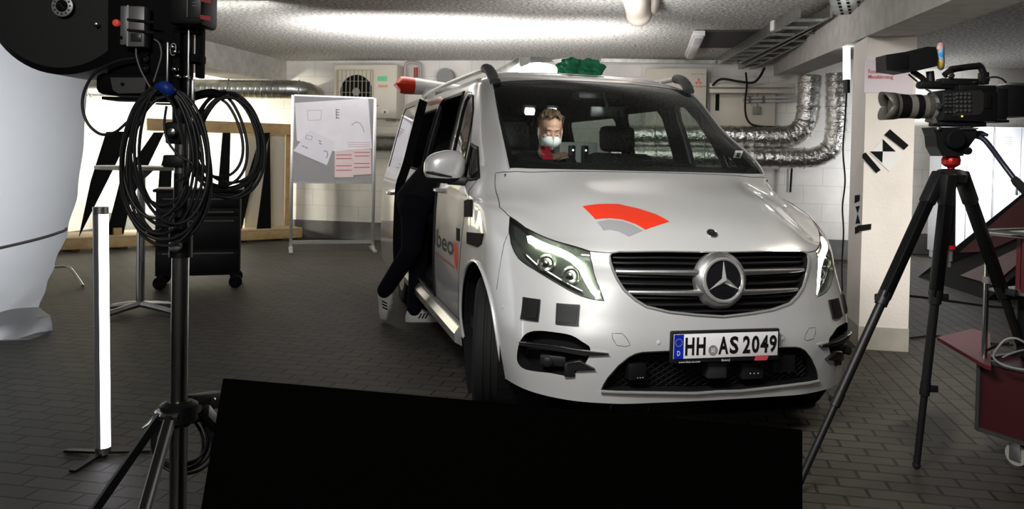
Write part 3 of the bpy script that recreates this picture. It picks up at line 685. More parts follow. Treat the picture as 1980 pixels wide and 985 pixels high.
# fog openings
for sd in (-1, 1):
    fg = recess('fog_opening', 'matte', fog_poly, .06, (sd,), .02, clip0=False)
    for up_, lo in ((seen((1008,661),(1040,664),(1077,668),(1120,676),(1176,682.5)), seen((1008,667),(1045,672),(1090,680),(1130,687),(1176,684.5))), (seen((1098,700),(1122,697),(1150,712)), seen((1098,720),(1112,716),(1150,714)))):
        patch('fin', 'black', up_+lo[::-1], .014, (sd,), .012, fg, thick=.03)
        mb = MB(); mb.tube(surf(dens(up_, .02, False), .016, sd)[0], .0035, 8); mb.build('fin_edge', 'chrome', fg)
    P, N = surf(seen((1065,700)), -.03, sd); mb = MB(); mb.box(P[0], (.12, .05, .05), Matrix.Rotation(.45*sd, 3, 'Z'), .008); mb.lathe([(.02, -.0), (.022, .03), (.012, .034)], Vector(P[0])+Vector((.03*sd, -.01, 0)), Vector((sd*.4, -1, 0)), 16)
    mb.build('lidar_unit', 'black', fg)
    P, N = surf(seen((1101,716)), -.012, sd); mb = MB(); mb.box(P[0], (.05, .05, .06), Matrix.Rotation(.35*sd, 3, 'Z'), .006); mb.build('lidar_unit', 'black', fg)
    for q in (((1013,575),(1046,580),(1042,622),(1008,618)), ((1077,587),(1122,590),(1119,631),(1075,627))):
        sq = patch('sensor_cover', mat('sensor_cover', (.008, .008, .009), .35, spec=.35), seen(*q), .010, (sd,), .015, thick=.014)
        c = [(u*.8+.2*sum(a for a, b in q)/4, v*.8+.2*sum(b for a, b in q)/4) for u, v in q]
        patch('sensor_face', mat('sensor_face', (.005, .0055, .005), .5, spec=.3), seen(*c), .0125, (sd,), .02, sq)
    P, N = surf(seen((1273,663)), 0, sd); mb = MB(); mb.lathe([(.009, -.003), (.009, .002), (.007, .003), (0, .003)], P[0], N[0], 20); mb.build('parking_sensor', 'lgrey', VAN)
    P, N = surf(seen((972,594)), 0, sd); mb = MB(); mb.lathe([(.009, -.003), (.009, .002), (.007, .003), (0, .003)], P[0], N[0], 20); mb.build('parking_sensor', 'lgrey', VAN)
# ---------------------------------------------------------------- flank: lettering, pads, mirror, sill, wheels
def flank_text(txt, a, b, c, m, name, bold=.0):
    A, B, C = [Vector(surf(seen(q), 0, -1)[0][0]) for q in (a, b, c)]
    L = (B-A).length; H_ = C.z-A.z; T, Fc = text_fit(txt, 1, 1, bold); mb = MB(); P = []
    for p in T:
        q = A+(B-A)*p[0]; z = q.z+H_*p[1]; st = cast((-3, q.y, z), (1, 0, 0))
        P.append(tuple(surf([st], .0016, -1)[0][0]) if st else (q.x, q.y, z))
    mb._add(P, Fc); return mb.build(name, m, VAN, smooth=False)
flank_text('ibeo', (840, 474), (877, 497), (840, 440), mat('door_grey', (.07, .07, .075), .6, spec=.1), 'door_lettering', .02)
flank_text('automotive', (841, 492), (880, 522), (841, 484), 'decalorange', 'door_lettering')
patch('red_pointer', 'decalorange', seen((877.5,468),(885.5,472),(886.5,503),(884,526),(878.5,504)), .0014, step=.012)
for q in (((899,389),(913.5,388),(912.5,420),(898.5,420)), ((904,449),(936,452),(931.5,472),(923,478),(904,471)), ((884,441),(889,443),(889,467),(884,465))):
    patch('sensor_cover', 'matte', seen(*q), .006, step=.015, thick=.008)
for sd in (-1, 1):                 # wheel arch lip and inner housing
    for (cy_, poly_) in ((.905, arch_poly), (4.10, rear_arch)):
        mb = MB(); ring = surf(poly_[1:-1], .001, sd)[0]; mb.tube(ring, .009, 8); mb.build('arch_lip', 'paint', VAN)
        mb = MB(); mb.lathe([(.437, 0), (.437, .38), (0, .38)], (sd*.93, cy_, .345), (-sd, 0, 0), 40); mb.f = mb.f[:-2]; mb.mi = mb.mi[:-2]; mb.build('wheel_housing', 'matte', VAN, smooth=False)
def wheel(loc, steer, nm='wheel'):
    t = bpy.data.objects.new(nm, None); COL.objects.link(t); t.parent = VAN; t.location = loc; t.rotation_euler = (0, 0, steer)
    R = .345; W = .235; pr = []
    for x, r in [(-.5, .24), (-.52, .27), (-.515, .31), (-.47, .336), (-.40, .345)]: pr.append((r, x*W))
    for gx in (-.24, -.08, .08, .24): pr += [(R, (gx-.035)*W), (R-.009, (gx-.025)*W), (R-.009, (gx+.025)*W), (R, (gx+.035)*W)]
    for x, r in [(.40, .345), (.47, .336), (.515, .31), (.52, .27), (.5, .24)]: pr.append((r, x*W))
    mb = MB(); mb.lathe(pr, (0, 0, 0), (1, 0, 0), 64); ty = mb.build('tyre', 'rubber', None, angle=50); ty.parent = t
    mb = MB()
    for s_ in (-1, 1): mb.lathe([(.243, s_*.118), (.235, s_*.10), (.21, s_*.085)], (0, 0, 0), (1, 0, 0), 40)
    mb.cyl((-.03, 0, 0), (.03, 0, 0), .08, 24)
    for k in range(5):
        a = 2*PI*k/5
        for s_ in (-1, 1): mb.beam((s_*.09, .05*math.cos(a), .05*math.sin(a)), (s_*.1, .225*math.cos(a), .225*math.sin(a)), .06, .03, (1, 0, 0))
    rm_ = mb.build('rim', 'alu', None); rm_.parent = t
    return t
for x in (-.83, .83): wheel((x, .905, .345+.008*x), -.27)
for x in (-.83, .83): wheel((x, 4.10, .345+.008*x), 0)
mb = MB()                          # chrome sill strip / running board
for sd in (-1,):
    mb.prism([(-.92, 1.42, .20), (-.965, 1.42, .225), (-.97, 1.42, .275), (-.945, 1.42, .315), (-.93, 1.42, .315)], (0, 2.3, 0))
mb.build('side_step', mat('satin_sill', (.6, .6, .6), .22, .7), VAN, smooth=False)
# door mirror
def mirror(sd):
    def fn(i, j):                  # superellipsoid shell
        th = 2*PI*i; ph = -PI/2+PI*j; sg = lambda v, e: math.copysign(abs(v)**e, v)
        cx, cz = sg(math.cos(ph), .6)*sg(math.cos(th), .65), sg(math.sin(ph), .75)
        cyv = sg(math.cos(ph), .6)*sg(math.sin(th), .75)
        taper = 1-.18*max(0, cx)
        return (sd*(1.05-.0)+cx*.122*(-sd)*-1, 1.44+cyv*.085*(1.0 if cyv < 0 else .55), 1.258+cz*.098*taper-.008*cx)
    mb = MB(); mb.grid(fn, 36, 20)
    cap = MB(); low = MB(); cv = mb
    up_f = [f for f in mb.f if sum(mb.v[k][2] for k in f)/4 > 1.195]; lo_f = [f for f in mb.f if sum(mb.v[k][2] for k in f)/4 <= 1.195]
    cap.v = list(mb.v); cap.f = up_f; cap.mi = [0]*len(up_f); low.v = list(mb.v); low.f = lo_f; low.mi = [0]*len(lo_f)
    low.beam((sd*.90, 1.40, 1.175), (sd*1.03, 1.44, 1.18), .07, .05, bev=.01); low.beam((sd*.905, 1.36, 1.165), (sd*.915, 1.48, 1.175), .05, .06, bev=.01)
    m_ = low.build('mirror', 'black', VAN); cap.build('mirror_cap', 'paint', m_)
    ib = MB(); ib.tube([(sd*1.165, 1.385, 1.225), (sd*1.13, 1.362, 1.222), (sd*1.08, 1.353, 1.212), (sd*1.02, 1.354, 1.203)], [.006, .009, .008, .003], 8); ib.build('indicator', 'black', m_)
mirror(-1)
n0 = set(bpy.data.objects); mirror(1)
for o in set(bpy.data.objects)-n0:           # the driver's mirror is folded against the door
    if o.name.startswith('mirror'):
        if o.parent is VAN: o.data.transform(Matrix.Translation((.98, 1.50, 0)) @ Matrix.Rotation(1.25, 4, 'Z') @ Matrix.Translation((-.93, -1.44, 0)))
        else: o.data.transform(Matrix.Translation((.98, 1.50, 0)) @ Matrix.Rotation(1.25, 4, 'Z') @ Matrix.Translation((-.93, -1.44, 0)))
    elif o.name.startswith('indicator'): o.data.transform(Matrix.Translation((.98, 1.50, 0)) @ Matrix.Rotation(1.25, 4, 'Z') @ Matrix.Translation((-.93, -1.44, 0)))
# ---------------------------------------------------------------- roof rails, rear spoiler, tailgate
for sd in (-1, 1):
    mb = MB()
    pth = smooth_path([(sd*.676, 1.78, 1.80), (sd*.685, 1.86, 1.865), (sd*.688, 1.98, 1.905), (sd*.69, 2.2, 1.908), (sd*.69, 3.4, 1.915), (sd*.685, 4.5, 1.905), (sd*.68, 4.72, 1.88)], 6)
    ft = [p for p in pth if p.y < 2.02]
    mb.tube(ft, [.036]*len(ft), 12, flat=.9); rr = mb.build('roof_rail', mat('rail_foot', (.07, .07, .072), .5), VAN)
    mb = MB(); rl = [p for p in pth if p.y >= 1.97]; mb.tube(rl, .022, 12, flat=.8); mb.build('rail_bar', 'alu', rr)
mb = MB()
def spoil(i, j):                   # swept roof wing raised over the tail
    x = -.93+1.86*i; e = abs(x)/.93; a = 2*PI*j
    ch = .20*(1-.25*e**3); th = (.045+.055*e**1.5)*(max(0, 1-e**26))**.5+.002
    return (x, 5.10+ch*math.cos(a)+.05*e*e, 1.985+.05*e + th*math.sin(a))
mb.grid(spoil, 40, 16)
mb.cur = 0
fs = mb.f; mb.mi = [1 if abs(sum(mb.v[k][0] for k in f)/4) > .76 else 0 for f in fs]
for x in (-.6, .6): mb.box((x, 5.02, 1.95), (.12, .16, .10), None, .02); 
mb.mi += [0]*(len(mb.f)-len(mb.mi))
mb.build('rear_spoiler', [M['white'], M['decalorange']], VAN)
# ---------------------------------------------------------------- open sliding door, drawn back along the flank
dd = np.array([-.17, .98, .01])
st, tris = triangulate([dens(door_open, .04), dens(sd_win, .04)], (min(a for a, b in door_open)-.02, min(b for a, b in door_open)-.02, max(a for a, b in door_open)+.02, max(b for a, b in door_open)+.02), .05)
def moved(fl, off, name, m, parent):
    mb = MB(); nr = []; add_patch(mb, nr, st, fl, off, -1); mb.v = [tuple(np.array(p)+dd) for p in mb.v]; return mb.build(name, m, parent, normals=nr)
out_f = [f for f in tris if inside(door_open, *st[list(f)].mean(0)) and not inside(sd_win, *st[list(f)].mean(0))]
win_f = [f for f in tris if inside(sd_win, *st[list(f)].mean(0))]
sdoor = moved(out_f, 0, 'sliding_door', 'paint', VAN)
moved(win_f, -.004, 'door_window', 'privacy', sdoor); moved(out_f, -.07, 'door_lining', 'darkin', sdoor); moved(win_f, -.07, 'door_lining', 'darkin', sdoor)
mb = MB(); pl = dens(door_open, .04); P = surf(pl, 0, -1)[0]+dd; Q = surf(pl, -.07, -1)[0]+dd; n = len(pl)
for i in range(n): mb._add([P[i], P[(i+1) % n], Q[(i+1) % n], Q[i]], [(0, 1, 2, 3)])
mb.build('door_edge', 'matte', sdoor, smooth=False)
hp = surf(flank((2.36, 1.0)), .02, -1)[0][0]+dd
mb = MB(); mb.tube(smooth_path([hp+np.array([.02, -.09, 0]), hp+np.array([-.015, -.06, 0]), hp+np.array([-.02, .06, 0]), hp+np.array([.02, .09, 0])], 5), .014, 10); mb.build('door_handle', 'chrome', sdoor)
mb = MB(); mb.beam(surf(flank((3.3, 1.06)), .012, -1)[0][0], surf(flank((4.8, 1.06)), .012, -1)[0][0], .02, .03); mb.build('door_rail', 'black', VAN)
mb = MB(); seam(mb, door_open, .016, -.004, (-1,), True, .04); mb.build('doorway_seal', 'black', VAN)
hp = surf(flank((2.12, 1.085)), .02, -1)[0][0]
mb = MB(); mb.tube(smooth_path([hp+np.array([.03, -.1, 0]), hp+np.array([-.01, -.07, 0]), hp+np.array([-.012, .06, 0]), hp+np.array([.03, .09, 0])], 5), .014, 10); mb.build('door_handle', 'paint', VAN)
# ---------------------------------------------------------------- cabin
mb = MB(); mb.box((0, 3.0, .36), (1.78, 4.1, .06)); mb.build('cabin_floor', 'darkin', VAN)
mb = MB(); mb.prism([(-.80, .98, 1.235), (-.80, 1.22, 1.20), (-.80, 1.42, 1.17), (-.80, 1.50, 1.08), (-.80, 1.42, .85), (-.80, 1.1, .8), (-.80, .95, 1.0)], (1.60, 0, 0)); db = mb.build('dashboard', mat('dash_black', (.014, .014, .015), .55), VAN, smooth=False)
mb = MB(); mb.tube([(.39+.19*math.cos(a)*1, 1.66+.19*math.sin(a)*.36, 1.145+.19*math.sin(a)*.93) for a in np.linspace(0, 2*PI, 36, endpoint=False)], .015, 10, closed=True)
mb.sphere((.39, 1.66, 1.145), .06, 8, (1, .5, .9)); mb.beam((.21, 1.66, 1.145), (.57, 1.66, 1.145), .03, .015); mb.beam((.39, 1.66, 1.13), (.39, 1.60, .97), .03, .015); mb.cyl((.39, 1.64, 1.14), (.39, 1.40, 1.05), .03)
mb.build('steering_wheel', mat('wheel_leather', (.03, .03, .03), .35), VAN)
def seat(x, y, hd=True, nm='front_seat'):
    mb = MB(); mb.box((x, y, .62), (.52, .52, .18), None, .05); mb.box((x, y+.02, .47), (.4, .42, .2))
    t = mb.build(nm, mat('seat_fabric', (.016, .016, .017), .8), VAN)
    mb = MB(); mb.box((x, y+.30, 1.02), (.50, .13, .72), Matrix.Rotation(-.2, 3, 'X'), .05); mb.build('backrest', 'darkin', t)
    mb = MB(); mb.box((x, y+.42, 1.48), (.27, .10, .19), Matrix.Rotation(-.15, 3, 'X'), .04); mb.cyl((x-.06, y+.40, 1.34), (x-.06, y+.41, 1.44), .007); mb.cyl((x+.06, y+.40, 1.34), (x+.06, y+.41, 1.44), .007); mb.build('headrest', 'darkin', t)
seat(.40, 1.95); seat(-.42, 1.95); seat(.40, 3.7, nm='rear_seat')
mb = MB(); mb.box((.02, 1.60, 1.63), (.22, .035, .07), Matrix.Rotation(-.25, 3, 'Z'), .012); mb.cyl((.02, 1.60, 1.66), (0, 1.64, 1.76), .012); rvm = mb.build('rear_view_mirror', 'black', VAN)
mb = MB(); mb.box((0, 1.76, 1.74), (.30, .16, .05), None, .02); mb.build('overhead_console', 'darkin', VAN)
for u_, v_, Y_, w_, h_ in ((1024, 215, 6.6, .075, .05), (1068, 214, 6.7, .07, .035)):
    p = VINV @ at(u_, v_, Y_); mb = MB(); mb.box(p, (w_, .05, h_), Matrix.Rotation(.5, 3, 'X'), .006); dl = mb.build('dome_light', mat('dome_lamp', (1, 1, 1), .4, emit=(1, 1, 1), estr=7), VAN)
    mb = MB(); mb.box(p+Vector((0, .03, .03)), (w_+.03, .06, h_+.03), Matrix.Rotation(.5, 3, 'X'), .008); mb.build('lamp_housing', 'darkin', dl)
pl_ = bpy.data.lights.new('cabin_fill', 'AREA'); pl_.energy = .75; pl_.size = .15; pl_.spread = 1.1; po = bpy.data.objects.new('cabin_fill', pl_); COL.objects.link(po); po.parent = VAN; po.location = (-.1, 1.55, 1.70); po.rotation_euler = (-.55+math.pi*0, 0, 0); po.rotation_euler = (Vector((-.2, 2.1, 1.45))-Vector((-.1, 1.55, 1.70))).to_track_quat('-Z', 'Y').to_euler()  # unseen fill added ahead of the seated person's face, apart from the dome lamps
for a_, b_ in (((.55, .99, 1.285), (-.15, 1.02, 1.315)), ((-.05, .97, 1.285), (-.70, 1.06, 1.29))):   # wipers
    mb = MB(); A = Vector(a_); B = Vector(b_)
    mb.beam(A, B, .02, .012); mb.beam(A.lerp(B, .35)+Vector((0, -.02, .012)), B+Vector((0, -.02, .004)), .012, .02); mb.cyl(A+Vector((0, -.01, -.03)), A+Vector((0, -.01, .02)), .02); mb.build('wiper', 'black', VAN)
mb = MB(); P = surf([(S4-.17, WSB+.22)], -.012, 1)[0][0]; mb.box(P, (.05, .004, .05), Matrix.Rotation(.55, 3, 'X')); st_ = mb.build('windscreen_sticker', 'white', VAN)
mb = MB(); mb.box(Vector(P)+Vector((0, -.003, -.004)), (.02, .004, .028), Matrix.Rotation(.55, 3, 'X')); mb.build('sticker_print', 'black', st_)
# rear end: bumper and lights
mb = MB(); mb.box((0, 5.12, .45), (1.7, .14, .26), None, .05); mb.build('rear_bumper', 'paint', VAN)
for x in (-.80, .80):
    mb = MB(); mb.box((x, 5.05, 1.15), (.12, .10, .55), None, .03); mb.build('tail_light', 'red', VAN)
# equipment rack fixed in the cabin between the seats
er = thing('equipment_rack', 'grey control box with black knobs standing inside the van behind the windscreen', 'electronics', VMAT @ Vector((.14, 2.55, .39)), VYAW)
mb = MB(); mb.box((0, 0, .44), (.36, .25, .88), None, .01); mb.box((0, 0, .96), (.30, .20, .20), None, .01); mb.build('case', 'lgrey', er)
for k in range(2):
    mb = MB(); mb.box((-.06+.10*k, -.115, .95), (.045, .05, .17), None, .008); mb.build('handle', 'black', er)
    mb = MB(); mb.sphere((-.06+.10*k, -.145, 1.0), .008, 6); mb.build('indicator_lamp', mat('indicator_lamp', (1, 1, 1), .3, emit=(1, 1, .95), estr=2), er)
for k in range(4):
    mb = MB(); mb.lathe([(.022, 0), (.02, .03), (0, .03)], (.08+.035*(k % 2), -.10, .90+.035*(k//2)), (0, -1, 0), 14); mb.build('knob', 'grey', er)
# ================================================================== BACK WALL AND CEILING FITTINGS
def basis(o, x, z=(0, 0, 1)):
    x = Vector(x).normalized(); z = Vector(z); y = z.cross(x).normalized(); return x, y, x.cross(y)
EU = Vector((RC, -RS, 0)); EV = Vector((RS, RC, 0)); EZ = Vector((0, 0, 1))
def wall_rect(u0, v0, u1, v1, W):            # corners on a plane parallel to the back wall
    a = on_wall(u0, v0, W); b = on_wall(u1, v0, W); c = on_wall(u1, v1, W); d = on_wall(u0, v1, W); return a, b, c, d
def wall_box(mb, u0, v0, u1, v1, W, depth, bev=.0):
    a = on_wall(u0, v1, W); b = on_wall(u1, v0, W); L = (b-a).dot(EU); H_ = b.z-a.z
    R = Matrix((EU, EV, EZ)).transposed(); mb.box(a+EU*L/2+EV*depth/2+EZ*H_/2, (L, depth, H_), R, bev); return mb
# air-conditioning units
def ac_unit(u0, v0, u1, v1, W, label, fan, logo):
    a = on_wall(u0, v1, W); b = on_wall(u1, v0, W); t = thing('air_conditioning_unit', label, 'air conditioner', a, -RY, 'air conditioners on the back wall')
    L = (b-a).dot(EU); H_ = b.z-a.z; D = WALL_V-W-.02
    mb = MB(); mb.box((L/2, D/2, H_/2), (L, D, H_), None, .012); mb.build('casing', 'cream', t)
    mb = MB()
    for x in (.15*L, .85*L): mb.box((x, D/2, -.02), (.05, D-.02, .04))
    mb.build('bracket', 'galv', t)
    if fan:
        x0, x1, z0, z1 = .04*L, .62*L, .06*H_, .90*H_; cx, cz = (x0+x1)/2+.03, (z0+z1)/2+.01; R = .44*(x1-x0)
        mb = MB(); mb.box((cx-.03, -.008, z1), (x1-x0, .02, .02)); mb.box((cx-.03, -.008, z0), (x1-x0, .02, .02)); mb.box((x0, -.008, (z0+z1)/2), (.02, .02, z1-z0)); mb.box((x1, -.008, (z0+z1)/2), (.02, .02, z1-z0)); mb.build('grille_frame', mat('aged_cream', (.42, .39, .30), .5), t)
        mb = MB(); mb.lathe([(R, -.004), (R, -.006), (0, -.006)], (cx, -.0, cz), (0, 1, 0), 40); mb.build('fan_opening', 'matte', t)
        mb = MB(); mb.cyl((cx, -.012, cz), (cx, -.007, cz), .06, 16); mb.build('fan_hub', 'grey', t)
        mb = MB()
        for k in range(9): mb.cyl((x0+(x1-x0)*(k+.5)/9, -.018, z0), (x0+(x1-x0)*(k+.5)/9, -.018, z1), .006, 6)
        for k in range(3): mb.cyl((x0, -.014, z0+(z1-z0)*(k+1)/4), (x1, -.014, z0+(z1-z0)*(k+1)/4), .003, 6)
        mb.build('guard', mat('guard_wire', (.36, .34, .27), .5), t)
        for (x, z, w_, h_, c, n) in ((.77, .74, .15, .09, (.15, .55, .30), 'green_sticker'), (.78, .60, .15, .05, (.65, .33, .2), 'orange_sticker'), (.66, .235, .11, .025, (.6, .12, .12), 'red_sticker'), (.65, .12, .10, .08, (.6, .6, .58), 'data_plate'), (.82, .13, .13, .08, (.62, .62, .6), 'data_plate')):
            mb = MB(); mb.box((x*L, -.003, z*H_), (w_*L, .004, h_*H_)); s_ = mb.build(n, mat(n, c, .5), t)
            if n == 'data_plate': mb = MB(); mb.box((x*L, -.006, z*H_-.01), (.03, .003, .03)); mb.build('print', mat('print_green', (.03, .12, .07), .5), s_)
    if logo:
        cx, cz = .87*L, .845*H_; s_ = .030; mb = MB()
        for ang in (PI/2, PI/2+2*PI/3, PI/2-2*PI/3):      # three lozenges meeting in a point
            d = Vector((math.cos(ang), 0, math.sin(ang))); n = Vector((-d.z, 0, d.x)); c = Vector((cx, -.003, cz))
            mb.prism([c, c+d*s_*.9+n*s_*.52, c+d*s_*1.8, c+d*s_*.9-n*s_*.52], (0, .002, 0))
        mb.build('lozenge_emblem', mat('emblem_red', (.62, .02, .03), .4), t, smooth=False)
        mb = MB(); letters(mb, 'MITSUBISHI', (cx-.095, -.003, cz-.075), (1, 0, 0), EZ, .19, .022, .012); letters(mb, 'ELECTRIC', (cx-.095, -.003, cz+.095), (1, 0, 0), EZ, .19, .016, .0)
        mb.build('lettering', mat('lettering_red', (.35, .05, .05), .5), t, smooth=False)
    return t
ac_unit(645, 125, 768, 228, 11.62, 'cream air conditioning unit with round fan and green sticker above the pin board', True, False)
ac_unit(1245, 132, 1367, 300, 11.62, 'tall cream air conditioning unit with red three-lozenge emblem behind the van roof', False, True)
def pipe(name, label, cat, px, r, m, grp=None, n=16, k=6):   # px: (u, v, W) on planes parallel to the back wall
    P = smooth_path([on_wall(u, v, W) for u, v, W in px], k) if k else [on_wall(u, v, W) for u, v, W in px]
    mb = MB(); mb.tube(P, r, n); o = base_origin(mb.build(name, m)); tag(o, label, cat, grp); return o, P
# spiral ducts on the left
def spiral(name, label, px, r, grp, k=8):
    P = smooth_path([on_wall(u, v, W) for u, v, W in px], k); Q = []
    for i in range(len(P)-1):
        n = max(1, int((P[i+1]-P[i]).length/.012)); Q += [P[i].lerp(P[i+1], j/n) for j in range(n)]
    Q.append(P[-1]); rr = [r+(.0035 if (i % 7) == 0 else 0) for i in range(len(Q))]
    mb = MB(); mb.tube(Q, rr, 24); o = base_origin(mb.build(name, 'galv')); tag(o, label, 'duct', grp); return o, P
d1, P1 = spiral('spiral_duct', 'galvanised spiral duct running under the left beam and bending into the wall', [(120, 168, 10.4), (300, 170, 10.8), (480, 173, 11.25), (560, 173, 11.4), (590, 176, 11.55), (606, 182, 11.8), (610, 186, 12.05)], .135, None)
for q in (P1[3], P1[14], P1[28]):
    mb = MB(); mb.torus(Vector(q)-d1.location, .139, .010, (P1[15]-P1[14]), 28, 8); mb.build('duct_clamp', 'grey', d1)
    mb = MB(); mb.cyl(Vector(q)+Vector((0, 0, .14))-d1.location, Vector((q.x, q.y, CEIL-.34))-d1.location, .005, 8); mb.build('hanger_rod', 'steel', d1)
spiral('spiral_duct', 'grey spiral duct seen low on the wall between pin board and van', [(690, 279, 11.8), (730, 279, 11.8), (790, 280, 11.8), (900, 281, 11.8)], .125, None)
# foil-wrapped ducts on the right
def foil(label, px, r):
    P = smooth_path([on_wall(u, v, W) for u, v, W in px], 10); Q = []
    for i in range(len(P)-1):
        n = max(1, int((P[i+1]-P[i]).length/.03)); Q += [P[i].lerp(P[i+1], j/n) for j in range(n)]
    Q.append(P[-1]); rr = [r*(1+.02*math.sin(i*1.7)+.025*random.uniform(-1, 1)) for i in range(len(Q))]
    mb = MB(); mb.tube(Q, rr, 28); o = base_origin(mb.build('foil_duct', 'foil')); tag(o, label, 'duct', 'foil ducts on the back wall')
    L = 0; bands = 0
    for i in range(1, len(Q)-1):
        L += (Q[i]-Q[i-1]).length
        if L > .3:
            L = 0; mb = MB(); mb.torus(Q[i]-o.location, r*1.03, .006, Q[i+1]-Q[i-1], 28, 6); mb.build('tape_band', 'galv', o)
    return o
foil('upper silver foil duct bending upwards left of the pillar', [(1180, 262, 11.55), (1380, 264, 11.55), (1500, 265, 11.55), (1530, 263, 11.55), (1552, 248, 11.55), (1562, 222, 11.55), (1564, 190, 11.55), (1566, 146, 11.55)], .150)
foil('lower silver foil duct with the wide bend nearest the pillar', [(1180, 300, 11.5), (1400, 304, 11.5), (1540, 306, 11.5), (1580, 303, 11.5), (1607, 286, 11.5), (1616, 255, 11.5), (1617, 215, 11.5), (1617, 175, 11.5), (1617, 142, 11.5)], .135)
# cabinet, conduits and small fittings on the wall
a = on_wall(1372, 284, 11.86); cab = thing('wall_cabinet', 'flat cream metal cabinet on the wall above the foil ducts', 'cabinet', a, -RY)
mb = MB(); wall_box(mb, 1372, 180, 1500, 250, 11.86, .13, .006); mb.build('casing', 'cream', cab, world=True)
mb = MB(); wall_box(mb, 1383, 182, 1391, 214, 11.85, .02); mb.build('vent_slot', 'matte', cab, world=True)
for y in (183, 247):
    for x in (1398, 1488): mb = MB(); c = on_wall(x, y, 11.858); mb.lathe([(.008, -.004), (.008, .004)], c, EV, 10); mb.build('screw', 'galv', cab, world=True)
for (y, l) in ((165, 'upper cream flat conduit running above the wall cabinet'), (176, 'lower cream flat conduit running just over the wall cabinet')):
    mb = MB(); wall_box(mb, 1372, y-3.5, 1538, y+3.5, 11.6, .05, .004); o = base_origin(mb.build('conduit', 'cream')); tag(o, l, 'conduit', 'cream conduits on the back wall')
for k, (y, l) in enumerate(((189, 'upper thin grey pipe crossing the wall cabinet'), (196, 'lower thin grey pipe crossing the wall cabinet'))):
    o, P = pipe('pipe', l, 'pipe', [(1436, y-8+k*2, 11.8), (1440, y, 11.8), (1470, y, 11.8), (1552, y-1, 11.8)], .016, 'lgrey', 'thin pipes on the cabinet')
    for x in (1448, 1475): mb = MB(); q = on_wall(x, y, 11.8); mb.box(q-o.location+EV*.03, (.03, .1, .05)); mb.build('pipe_clip', 'galv', o)
t = thing('junction_box', 'small grey junction box hanging under the thin pipes', 'box', on_wall(1463, 221, 11.8), -RY); mb = MB(); wall_box(mb, 1456, 206, 1471, 221, 11.8, .06, .004); mb.build('box', 'grey', t, world=True)
mb = MB(); mb.cyl(on_wall(1464, 206, 11.82), on_wall(1464, 178, 11.82), .008, 8); mb.build('stem', 'grey', t, world=True)
pipe('cable', 'thick black cable hanging in a bend in front of the wall cabinet', 'cable', [(1442, 140, 11.5), (1444, 165, 11.5), (1441, 195, 11.5), (1442, 222, 11.5), (1450, 238, 11.5), (1466, 244, 11.5), (1500, 246, 11.5), (1540, 247, 11.55)], .013, 'rubber')
pipe('cable', 'black cable sagging between the ceiling trays above the conduits', 'cable', [(1378, 165, 11.5), (1395, 153, 11.4), (1430, 158, 11.3), (1455, 160, 11.2), (1468, 150, 11.0), (1478, 132, 10.8)], .016, 'rubber')
pipe('pipe', 'copper coloured pipe loop on the wall behind the raised rear wing', 'pipe', [(783, 150, 11.85), (784, 128, 11.85), (790, 122, 11.85), (806, 122, 11.85), (812, 128, 11.85), (813, 150, 11.85)], .022, mat('beige_pipe', (.42, .37, .32), .5))
mb = MB(); mb.cyl(on_wall(804, 150, 11.8), on_wall(804, 131, 11.8), .03, 12); o = base_origin(mb.build('valve', mat('red_valve', (.35, .05, .04), .5))); tag(o, 'small red valve inside the pipe loop on the back wall', 'valve')
mb = MB(); q = on_wall(862, 150, 11.9); mb.lathe([(.12, -.06), (.13, -.06), (.13, .09), (.12, .09)], q, EV, 28); o = base_origin(mb.build('pipe_collar', 'grey')); tag(o, 'round grey pipe collar on the wall above the van roof rail', 'pipe')
for x, l in ((1538, 'left of the two thin pipes below the lower foil duct'), (1533, 'right of the two thin pipes below the lower foil duct')): pass
pipe('pipe', 'grey thin vertical pipe below the lower foil duct', 'pipe', [(1524, 326, 11.9), (1522, 372, 11.9)], .014, 'lgrey', None, k=0)
pipe('cable', 'black thin vertical cable below the lower foil duct', 'cable', [(1531, 326, 11.88), (1528, 372, 11.88)], .014, 'rubber', None, k=0)
# ceiling: drain pipe, closed panel, unlit fluorescent, trays
t = thing('drain_pipe', 'beige drain pipe elbow coming down from the ceiling above the van', 'pipe', at(1237, 20, 7.4))
c0 = at(1237, 20, 7.4); mb = MB(); mb.tube(smooth_path([at(1228, -60, 6.7), at(1230, -10, 7.1), at(1234, 12, 7.4), at(1236, 26, 7.5)], 5), .118, 24); mb.sphere(at(1236, 26, 7.5), .118, 10); mb.build('elbow', mat('beige_plastic', (.50, .44, .38), .45), t, world=True)
mb = MB(); mb.tube([at(1262, -40, 6.9), at(1258, 14, 7.5)], .075, 16); mb.build('branch', mat('beige_plastic', (.50, .44, .38), .45), t, world=True)
def ceil_pt(u, v, drop=0.0): d = view_ray(u, v); return EYE + d*((CEIL-drop-CAMH)/d.z)
mb = MB(); pl = [ceil_pt(*q, .02) for q in ((1356, 62), (1500, 60), (1442, 93), (1346, 93))]; mb.prism(pl, (0, 0, .02)); o = base_origin(mb.build('ceiling_panel', mat('dark_panel', (.05, .047, .042), .8), smooth=False)); tag(o, 'dark flat panel fixed to the ceiling between strip light and cable tray', 'panel')
A, B = ceil_pt(1352, 64, .04), ceil_pt(1334, 106, .04); t = thing('strip_light', 'unlit white fluorescent strip light on the ceiling beside the dark panel', 'light', (A+B)/2)
mb = MB(); mb.beam(A, B, .13, .06, bev=.01); mb.build('housing', 'white', t, world=True); mb = MB(); mb.beam(A-Vector((0, 0, .04)), B-Vector((0, 0, .04)), .09, .03, bev=.01); mb.build('diffuser', mat('opal_plastic', (.7, .72, .72), .3), t, world=True)
